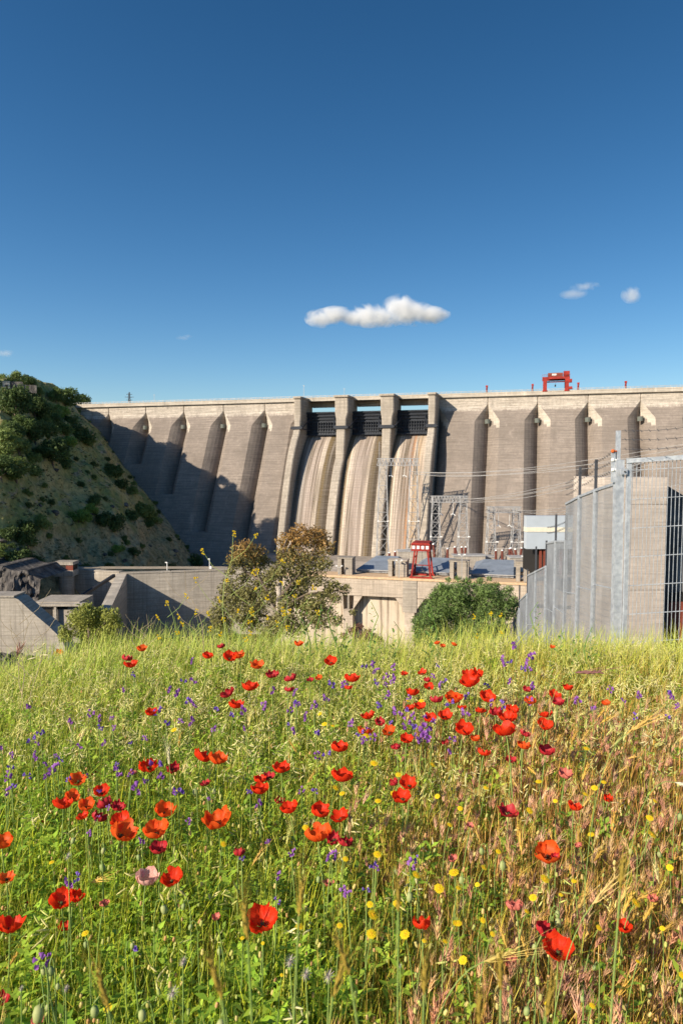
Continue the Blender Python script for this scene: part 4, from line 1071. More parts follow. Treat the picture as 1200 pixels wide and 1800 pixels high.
# ------------------------------------------------------------------ meadow
G = np.vectorize(g)
def zone(x, y):
    """photo-like column / depth coordinates of a ground point (for plant communities, world based)"""
    return x / np.maximum(y, .3), y
def smooth(n, seed):
    r = np.random.default_rng(seed); return r.random(n)
def vnoise(x, y, s, seed=0):
    x = x / s + seed * 17.3; y = y / s + seed * 5.1
    xi = np.floor(x); yi = np.floor(y); fx = x - xi; fy = y - yi
    h = lambda a, b: np.modf(np.abs(np.sin(a * 127.1 + b * 311.7 + seed * 3.3)) * 43758.5453)[0]
    fx = fx * fx * (3 - 2 * fx); fy = fy * fy * (3 - 2 * fy)
    return (h(xi, yi) * (1 - fx) + h(xi + 1, yi) * fx) * (1 - fy) + (h(xi, yi + 1) * (1 - fx) + h(xi + 1, yi + 1) * fx) * fy
def sites(n, seed, y0=.62, y1=7.2, p=1.0, half=.56):
    """points in the seen wedge of meadow; p: how strongly density falls with distance"""
    r = rng(seed); t = r.random(n)
    e = 2 - p; y = (y0 ** e + (y1 ** e - y0 ** e) * t) ** (1 / e) if abs(e) > .01 else y0 * (y1 / y0) ** t
    x = (r.random(n) * 2 - 1) * (half * y + .25)
    # the meadow goes on to both sides of the seen wedge, a little thinner
    k = int(n * .55); y2 = r.uniform(.5, y1, k); sg = np.sign(r.random(k) - .5); x2 = sg * (half * y2 + .25 + r.random(k) ** 1.3 * 1.9)
    x = np.concatenate([x, x2]); y = np.concatenate([y, y2])
    return x, y, r
def blades(name, x, y, H, W, lean, az, col0, col1, mat, r, segs=4, pw=.6):
    n = len(x); z = G(x, y) - .02
    t = np.linspace(0, 1, segs + 1)[None, :, None]
    base = np.stack([x, y, z], 1)[:, None, :]; ld = np.stack([np.cos(az), np.sin(az), np.zeros(n)], 1)[:, None, :]
    up = np.array([0, 0, 1.])[None, None, :]
    Hh = H[:, None, None]; le = lean[:, None, None]
    c = base + up * Hh * (t - .22 * le * t ** 3) + ld * Hh * le * (t ** 2.2) * .75
    yaw = r.random(n) * 6.283; sv = np.stack([np.cos(yaw), np.sin(yaw), np.zeros(n)], 1)[:, None, :]
    w = (W[:, None, None] * .5) * np.maximum(.10, (1 - t ** 1.5) ** pw)
    V = np.stack([c - sv * w, c + sv * w], 2).reshape(-1, 3)
    k = segs + 1; b0 = (np.arange(n) * k * 2)[:, None]; i = np.arange(segs)[None, :] * 2
    Fq = np.stack([b0 + i, b0 + i + 1, b0 + i + 3, b0 + i + 2], 2).reshape(-1, 4)
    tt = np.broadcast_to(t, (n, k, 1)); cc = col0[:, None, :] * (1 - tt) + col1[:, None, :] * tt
    cc = np.repeat(cc.reshape(-1, 3), 2, axis=0)
    tip = c[:, -1]; tan = c[:, -1] - c[:, -2]; tan /= np.linalg.norm(tan, axis=1)[:, None]
    if mat is None: return tip, tan
    o = link(bpy.data.objects.new(name, np_mesh(name, V, Fq, mat, cc))); tag(o, kind='stuff')
    return tip, tan
def frames(d, r):
    n = len(d); a = np.cross(d, r.normal(size=(n, 3))); a /= np.linalg.norm(a, axis=1)[:, None]; b_ = np.cross(d, a)
    return np.stack([a, b_, d], 2)     # columns
def scatter(name, tv, tf, tcol, pos, Rm, s, col, mat, stuff=True):
    n = len(pos); k = len(tv)
    V = np.einsum('nij,kj->nki', Rm, tv) * s[:, None, None] + pos[:, None, :]
    Fq = (tf[None] + (np.arange(n) * k)[:, None, None]).reshape(-1, tf.shape[1])
    cc = (col[:, None, :] * tcol[None, :, :]).reshape(-1, 3)
    o = link(bpy.data.objects.new(name, np_mesh(name, V.reshape(-1, 3), Fq, mat, cc)))
    if stuff: tag(o, kind='stuff')
    return o
def spindle(p0, d, L_, w, k=4, prof=((0, .25), (.25, .9), (.55, 1), (.85, .5), (1, .05))):
    d = np.array(d, float); d /= np.linalg.norm(d); a = np.cross(d, [.3, .9, .1]); a /= np.linalg.norm(a); b_ = np.cross(d, a)
    V = []; F_ = []
    for t, q in prof:
        for j in range(k):
            an = 2 * math.pi * j / k; V.append(np.array(p0) + d * L_ * t + (a * math.cos(an) + b_ * math.sin(an)) * w * q)
    for i in range(len(prof) - 1):
        for j in range(k):
            jj = (j + 1) % k; F_.append((i * k + j, i * k + jj, (i + 1) * k + jj, (i + 1) * k + j))
    return V, F_
def awn(p0, d, L_, w):
    d = np.array(d, float); d /= np.linalg.norm(d); a = np.cross(d, [.2, .1, .97]); a /= np.linalg.norm(a)
    p0 = np.array(p0); V = [p0 - a * w, p0 + a * w, p0 + d * L_ + a * w * .2, p0 + d * L_ - a * w * .2]; return V, [(0, 1, 2, 3)]
def combine(parts):
    V = []; F_ = []; C_ = []
    for (v, f), c in parts:
        n = len(V); V += list(v); F_ += [tuple(i + n for i in q) for q in f]; C_ += [c] * len(v)
    return np.array(V), np.array(F_), np.array(C_, float).reshape(-1, 1) * np.ones((1, 3))
def t_barley(seed=0):      # stiff ear with long awns, unit length 1 body
    r = random.Random(seed); parts = [(spindle((0, 0, 0), (0, 0, 1), 1, .065), .9)]
    for i in range(13):
        a = i * 2.4; z = .05 + .9 * i / 13; d = (math.cos(a) * .2, math.sin(a) * .2, 1)
        parts.append((spindle((0, 0, z), (math.cos(a) * .5, math.sin(a) * .5, 1), .2, .04, 3, ((0, .4), (.5, 1), (1, .1))), 1))
        parts.append((awn((math.cos(a) * .06, math.sin(a) * .06, z + .1), d, r.uniform(.8, 1.3), .008), 1.15))
    return combine(parts)
def t_oat(seed=0):      # loose drooping panicle of lance shaped spikelets
    r = random.Random(seed); parts = []
    for i in range(7):
        a = i * 2.4; z = -.9 * i / 7; p = (math.cos(a) * .16, math.sin(a) * .16, z + .9)
        d = (math.cos(a) * .35 + .25, math.sin(a) * .35, r.uniform(-.9, .25))
        parts.append((awn((0, 0, z + .95), np.array(p) - np.array((0, 0, z + .95)), .17, .006), .8))
        parts.append((spindle(p, d, r.uniform(.38, .5), .042, 4), r.uniform(.85, 1.15)))
        parts.append((awn(np.array(p) + np.array(d) * .3, np.array(d) + np.array((.2, .1, .4)), .4, .006), .9))
    return combine(parts)
def t_brome(seed=0):    # dense brush of narrow spikelets
    r = random.Random(seed); parts = []
    for i in range(12):
        a = i * 2.4; z = .0 + .5 * i / 12; d = (math.cos(a) * .42, math.sin(a) * .42, 1)
        parts.append((spindle((0, 0, z), d, r.uniform(.35, .55), .038, 3, ((0, .4), (.45, 1), (1, .1))), r.uniform(.8, 1.2)))
        for k in range(2): parts.append((awn(np.array((0, 0, z)) + np.array(d) * .3, np.array(d) + np.array((r.uniform(-.25, .25), r.uniform(-.25, .25), 0)), r.uniform(.35, .5), .006), 1.3))
    return combine(parts)
def t_pod():
    return combine([(spindle((0, 0, 0), (0, 0, 1), 1, .32, 6, ((0, .15), (.15, .8), (.45, 1), (.8, .75), (.9, .9), (1, .1))), 1)])
def t_leafy(seed=0):    # small herb tuft: pinnate leaflets
    r = random.Random(seed); parts = []
    for i in range(9):
        a = i * 2.4; z = i / 9.; d = (math.cos(a), math.sin(a), .55); p = (0, 0, z); L_ = .55 * (1.15 - z * .6)
        dn = np.array(d) / np.linalg.norm(d); s_ = np.cross(dn, [0, 0, 1]); s_ /= np.linalg.norm(s_); p = np.array(p)
        w = .07
        parts.append(((([p, p + dn * L_ * .5 + s_ * w, p + dn * L_ + np.array((0, 0, -.08)), p + dn * L_ * .5 - s_ * w]), [(0, 1, 2, 3)]), r.uniform(.8, 1.2)))
    return combine(parts)
M['grass'] = leafmat('grass_blades', None, None, .35, .5, attr=True)
M['husk'] = leafmat('dry_husks', None, None, .25, .6, attr=True)
def colmix(n, r, *cs):
    cs = np.array(cs); k = r.integers(0, len(cs), n); k2 = r.integers(0, len(cs), n); t = r.random(n)[:, None]
    return (cs[k] * (1 - t) + cs[k2] * t) * r.uniform(.8, 1.2, n)[:, None]
def dryness(x, y):
    """0 lush green (near left and centre) ... 1 dry and brown (near right)"""
    u, v = zone(x, y)
    d = np.clip((u + .12) / .40, 0, 1) * np.clip(1.5 - abs(y - 1.7) * .42, .25, 1)
    d = d * 1.15 + np.clip((1.3 - y) * 1.8, 0, .8) * np.clip((u + .22) * 3, 0, 1)
    d = np.maximum(d, np.clip((1.45 - y) * 2.2, 0, .95) * np.clip((u + .18) * 4, 0, 1))
    return np.clip(d + (vnoise(x, y, .35, 2) - .5) * .5, 0, 1)
def strawy(x, y):
    """pale seeded grass on the far half of the meadow"""
    return np.clip((y - 2.1) / 1.3 + (vnoise(x, y, .5, 4) - .5) * .8, 0, 1)
wind = .5
# 1 green blades
x, y, r = sites(64000, 21, p=.9); n = len(x); dry = dryness(x, y); st_ = strawy(x, y)
keep = r.random(n) > dry * .68; x, y, dry, st_ = x[keep], y[keep], dry[keep], st_[keep]; n = len(x)
lush = colmix(n, r, (.60, .66, .03), (.42, .58, .03), (.72, .70, .05), (.50, .60, .05)); pale = colmix(n, r, (.52, .60, .10), (.40, .54, .07), (.62, .62, .16))
yel = colmix(n, r, (.72, .52, .08), (.58, .46, .07))
c1 = lush * (1 - st_[:, None]) + pale * st_[:, None]; c1 = c1 * (1 - dry[:, None] * .7) + yel * dry[:, None] * .7
H = r.uniform(.18, .45, n) * (1 + .42 * np.clip((y - 3.2) / 1.2, 0, 1)) * (1 + .12 * (vnoise(x, y, .3, 7) - .5)); H = np.where(y < 1.0, np.minimum(H, .34), H)
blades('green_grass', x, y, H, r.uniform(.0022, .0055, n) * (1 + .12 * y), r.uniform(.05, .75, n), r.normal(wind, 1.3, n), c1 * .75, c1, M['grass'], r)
# 2 fine upright stems, green and straw
x, y, r = sites(44000, 22, p=.9); n = len(x); dry = dryness(x, y)[:, None]
cg = colmix(n, r, (.52, .58, .06), (.66, .62, .12)); cd = colmix(n, r, (.78, .42, .12), (.86, .56, .17), (.70, .30, .10), (.80, .56, .10))
c = cg * (1 - dry) + cd * dry; H = r.uniform(.26, .46, n); H = np.where(y < 1.0, np.minimum(H, .36), H)
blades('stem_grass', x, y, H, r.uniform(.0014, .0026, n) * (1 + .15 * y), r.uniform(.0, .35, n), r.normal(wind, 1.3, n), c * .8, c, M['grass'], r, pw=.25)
# 3 leafy herbs low in the grass
x, y, r = sites(19000, 23, p=1.15, y1=4.5); n = len(x); dry = dryness(x, y); k = r.random(n) > dry * .75; x, y = x[k], y[k]; n = len(x)
tv, tf, tc = t_leafy(1); pos = np.stack([x, y, G(x, y) + r.uniform(.02, .30, n)], 1)
up = np.stack([r.normal(0, .25, n), r.normal(0, .25, n), np.ones(n)], 1); up /= np.linalg.norm(up, axis=1)[:, None]
scatter('leafy_herbs', tv, tf, tc, pos, frames(up, r), r.uniform(.04, .10, n), colmix(n, r, (.36, .54, .05), (.46, .60, .07), (.28, .46, .05)), M['grass'])
# seeded heads
def heads(name, x, y, r, tmpl, Hr, sc_, cols, lean=(.1, .6), stemcol=(.4, .38, .12), az=None, wst=.0022):
    n = len(x); H = r.uniform(*Hr, n); H = np.where(y < 1.0, H * .8, H); az = r.normal(wind, 1.0, n) if az is None else az
    c = np.ones((n, 3)) * np.array(stemcol) * r.uniform(.8, 1.2, n)[:, None]
    tip, tan = blades(name + '_stems', x, y, H, np.full(n, wst) * (1 + .12 * y), r.uniform(*lean, n), az, c * .8, c, M['grass'], r, pw=.2)
    tv, tf, tc = tmpl
    scatter(name, tv, tf, tc, tip - tan * .004, frames(tan, r), r.uniform(*sc_, n), cols, M['husk'])
def pick(n0, seed, prob, **kw):
    x, y, r = sites(n0, seed, **kw); pr = prob(x, y); k = r.random(len(x)) < pr; return x[k], y[k], r
for v_ in range(2):
    x, y, r = pick(6500, 31 + v_, lambda x, y: np.clip(strawy(x, y) * (1 - .5 * dryness(x, y)) + .06, 0, 1), p=.7, y1=8); n = len(x)
    heads('oat_heads', x, y, r, t_oat(v_), (.32, .45), (.035, .068), colmix(n, r, (.74, .68, .24), (.62, .64, .18), (.82, .74, .38)), (.3, .9))
x, y, r = pick(4000, 35, lambda x, y: np.clip(strawy(x, y) * .8 + .05, 0, 1), p=.7, y1=8); n = len(x)
heads('barley_heads', x, y, r, t_barley(1), (.32, .46), (.030, .05), colmix(n, r, (.72, .66, .22), (.78, .64, .30), (.60, .62, .18)), (.1, .7))
x, y, r = pick(6500, 37, lambda x, y: np.clip(dryness(x, y) ** 1.5 * 1.1 - .12, 0, 1) * (y < 3.4), p=.9, y1=3.6); n = len(x)
heads('brome_heads', x, y, r, t_brome(1), (.22, .42), (.030, .055), colmix(n, r, (.66, .34, .20), (.78, .50, .32), (.58, .28, .18), (.78, .54, .26)), (.0, .5), (.42, .24, .12))
# golden tall ears on the right
x, y, r = pick(1500, 39, lambda x, y: np.exp(-((x / y - .33) / .09) ** 2) * (y > 1.2) * .55 + .02, p=.9, y1=3.4); n = len(x)
heads('golden_ears', x, y, r, t_barley(3), (.34, .50), (.04, .065), colmix(n, r, (.72, .46, .09), (.80, .54, .16), (.60, .36, .07)), (.2, .9), (.5, .36, .1))
# seed capsules and buds everywhere
x, y, r = sites(5200, 41, p=1.1, y1=3.8); n = len(x)
heads('seed_capsules', x, y, r, t_pod(), (.22, .46), (.007, .014), colmix(n, r, (.50, .52, .14), (.68, .54, .20), (.60, .34, .14), (.40, .46, .12)), (.0, .4), (.26, .34, .08), wst=.0016)
# thistledown balls
def t_puff():
    rr_ = random.Random(2); parts = []
    for i in range(46):
        z = 1 - 2 * (i + .5) / 46; a = i * 2.4; q = math.sqrt(1 - z * z); parts.append((awn((0, 0, 0), (q * math.cos(a), q * math.sin(a), z), 1, .05), rr_.uniform(.8, 1.1)))
    return combine(parts)
PUFF = t_puff()

# ------------------------------------------------------------------ flowers
def petalmat(name, c1, c2, trans=.45):
    b = NB(name, .5, .25); n = b.noise(14, 4); b.col(b.ramp(n, [(.35, c1), (.65, c2)])); t = b.t; tr = b.n('ShaderNodeBsdfTranslucent')
    b.l(b.ramp(n, [(.35, c1), (.65, c2)]), tr.inputs[0]); mx = b.n('ShaderNodeMixShader'); mx.inputs[0].default_value = trans
    b.l(b.b.outputs[0], mx.inputs[1]); b.l(tr.outputs[0], mx.inputs[2]); b.l(mx.outputs[0], t.nodes['Material Output'].inputs[0]); return b.m
PM = {'r': petalmat('red_petal', (.84, .028, .008), (.94, .075, .016), .55), 'o': petalmat('orange_red_petal', (.90, .095, .014), (.95, .17, .025), .55),
      'd': petalmat('crimson_petal', (.40, .015, .025), (.58, .04, .045), .35), 'p': petalmat('faded_pink_petal', (.55, .10, .08), (.72, .25, .18), .3),
      'w': petalmat('pale_pink_petal', (.75, .25, .2), (.85, .6, .5), .35)}
M['capsule'] = simple('poppy_capsule', (.07, .09, .03), .3, 60, .6); M['stamen'] = simple('dark_stamens', (.015, .01, .02), .3, 60, .6)
M['stemg'] = leafmat('poppy_stem', (.20, .30, .06), (.26, .34, .09), .1)
M['yellow'] = petalmat('yellow_petal', (.85, .58, .01), (.92, .70, .03), .3); M['purple'] = petalmat('purple_petal', (.24, .07, .36), (.44, .18, .54), .35)
M['violet'] = petalmat('violet_blue_petal', (.17, .08, .42), (.28, .16, .56), .35); M['yc'] = simple('yellow_disc', (.7, .38, .01), .2, 80)
def petal(seed, kind, k):
    """one of four poppy petals in a unit flower; k-th petal"""
    r = random.Random(seed * 31 + k); A_, Rr = 9, 8
    wilt = kind == 'wilt'; bowl = {'open': 1.35, 'cup': 1.62, 'wilt': 2.0, 'flat': .95}[kind] * r.uniform(.88, 1.12)
    span = (1.12 if k % 2 == 0 else .98) * (1 if not wilt else .9); base = k * math.pi / 2 + r.uniform(-.15, .15)
    sz = r.uniform(.9, 1.1) * (1.0 if k % 2 == 0 else .93); ph = r.uniform(0, 6); amp = .10 if not wilt else .19
    fold = r.uniform(-.25, .25) if not wilt else r.uniform(-.5, .5)
    rows = []
    for i in range(Rr + 1):
        s_ = i / Rr; row = []
        for j in range(A_ + 1):
            a = 2 * j / A_ - 1; wid = span * (.55 + .45 * min(1, s_ * 1.5)); phi = base + a * wid
            edge = s_ * (1 - .13 * a * a + .05 * math.sin(a * 6 + ph)); th = bowl * edge
            rad = math.sin(min(th, 1.75)) / max(.8, min(1.05, bowl)) * (1 if not wilt else .92) * sz * .92
            z = (1 - math.cos(th)) / max(.9, bowl) * sz * 1.25
            z += amp * s_ ** 2 * (math.sin(a * 6 + ph) + .6 * math.sin(a * 13 + 2 * ph)) + amp * .35 * s_ * math.sin(a * 19 + ph * 3) * math.sin(s_ * 9 + ph) + fold * s_ * a * .3
            rad += amp * .8 * s_ ** 2 * math.cos(a * 8 + ph * 1.7)
            off = .02 if k % 2 else 0
            row.append((math.cos(phi) * (rad + off), math.sin(phi) * (rad + off), z - off))
        rows.append(row)
    m = MB(); m.loft(rows); return m
def flower_mesh_set(kind, seed, mt):
    out = []
    for k in range(4):
        m = petal(seed, kind, k); me = bpy.data.meshes.new('petal'); me.from_pydata(m.v, [], m.f); me.materials.append(PM[mt]); me.polygons.foreach_set('use_smooth', [True] * len(m.f)); out.append(me)
    return out
m = MB(); m.path([(0, 0, 0), (0, 0, .1), (0, 0, .3), (0, 0, .36), (0, 0, .39)], [.05, .14, .15, .17, .02], 8)
cap_me = bpy.data.meshes.new('seed_pod'); cap_me.from_pydata(m.v, [], m.f); cap_me.materials.append(M['capsule'])
m = MB()
for i in range(22):
    a = i * 2.4; q = .22 + .1 * (i % 3); m.bar((math.cos(a) * .08, math.sin(a) * .08, .03), (math.cos(a) * q, math.sin(a) * q, .22), .012, 3); m.box(math.cos(a) * q - .03, math.cos(a) * q + .03, math.sin(a) * q - .03, math.sin(a) * q + .03, .2, .27)
sta_me = bpy.data.meshes.new('stamens'); sta_me.from_pydata(m.v, [], m.f); sta_me.materials.append(M['stamen'])
FM = {}
def stem_to_ground(head, parent, tilt, r0=.0013, mat=None, name='stem', seed=0):
    rr_ = random.Random(seed); gx = head.x + rr_.uniform(-.05, .05) - tilt.x * .05; gy = head.y + rr_.uniform(-.02, .08) - tilt.y * .05
    gp = Vector((gx, gy, g(gx, gy) - .01)); pts = []
    ctrl = head - tilt * .09
    for i in range(9):
        t = i / 8; p = head * (1 - t) ** 2 + ctrl * 2 * t * (1 - t) + gp * t * t; pts.append(p - head)
    m = MB(); m.path(pts, [r0, r0] + [r0 * 1.15] * 7, 5); o = m.build(name, mat or M['stemg'], parent); return o
def place(px, py):
    """meadow canopy point seen at a pixel"""
    lo, hi = .4, 12.
    for _ in range(40):
        Y = (lo + hi) / 2; q_ = P(px, py, Y)
        if q_.z > g(q_.x, q_.y) + .47 + .13 * min(1, max(0, (Y - 3.1) / 1.2)): lo = Y
        else: hi = Y
    return P(px, py, Y)
KW = {'open': ('open', 'petals spread'), 'cup': ('cupped', 'seen from the side'), 'wilt': ('crumpled', 'curled up'), 'flat': ('wide open', 'flat')}
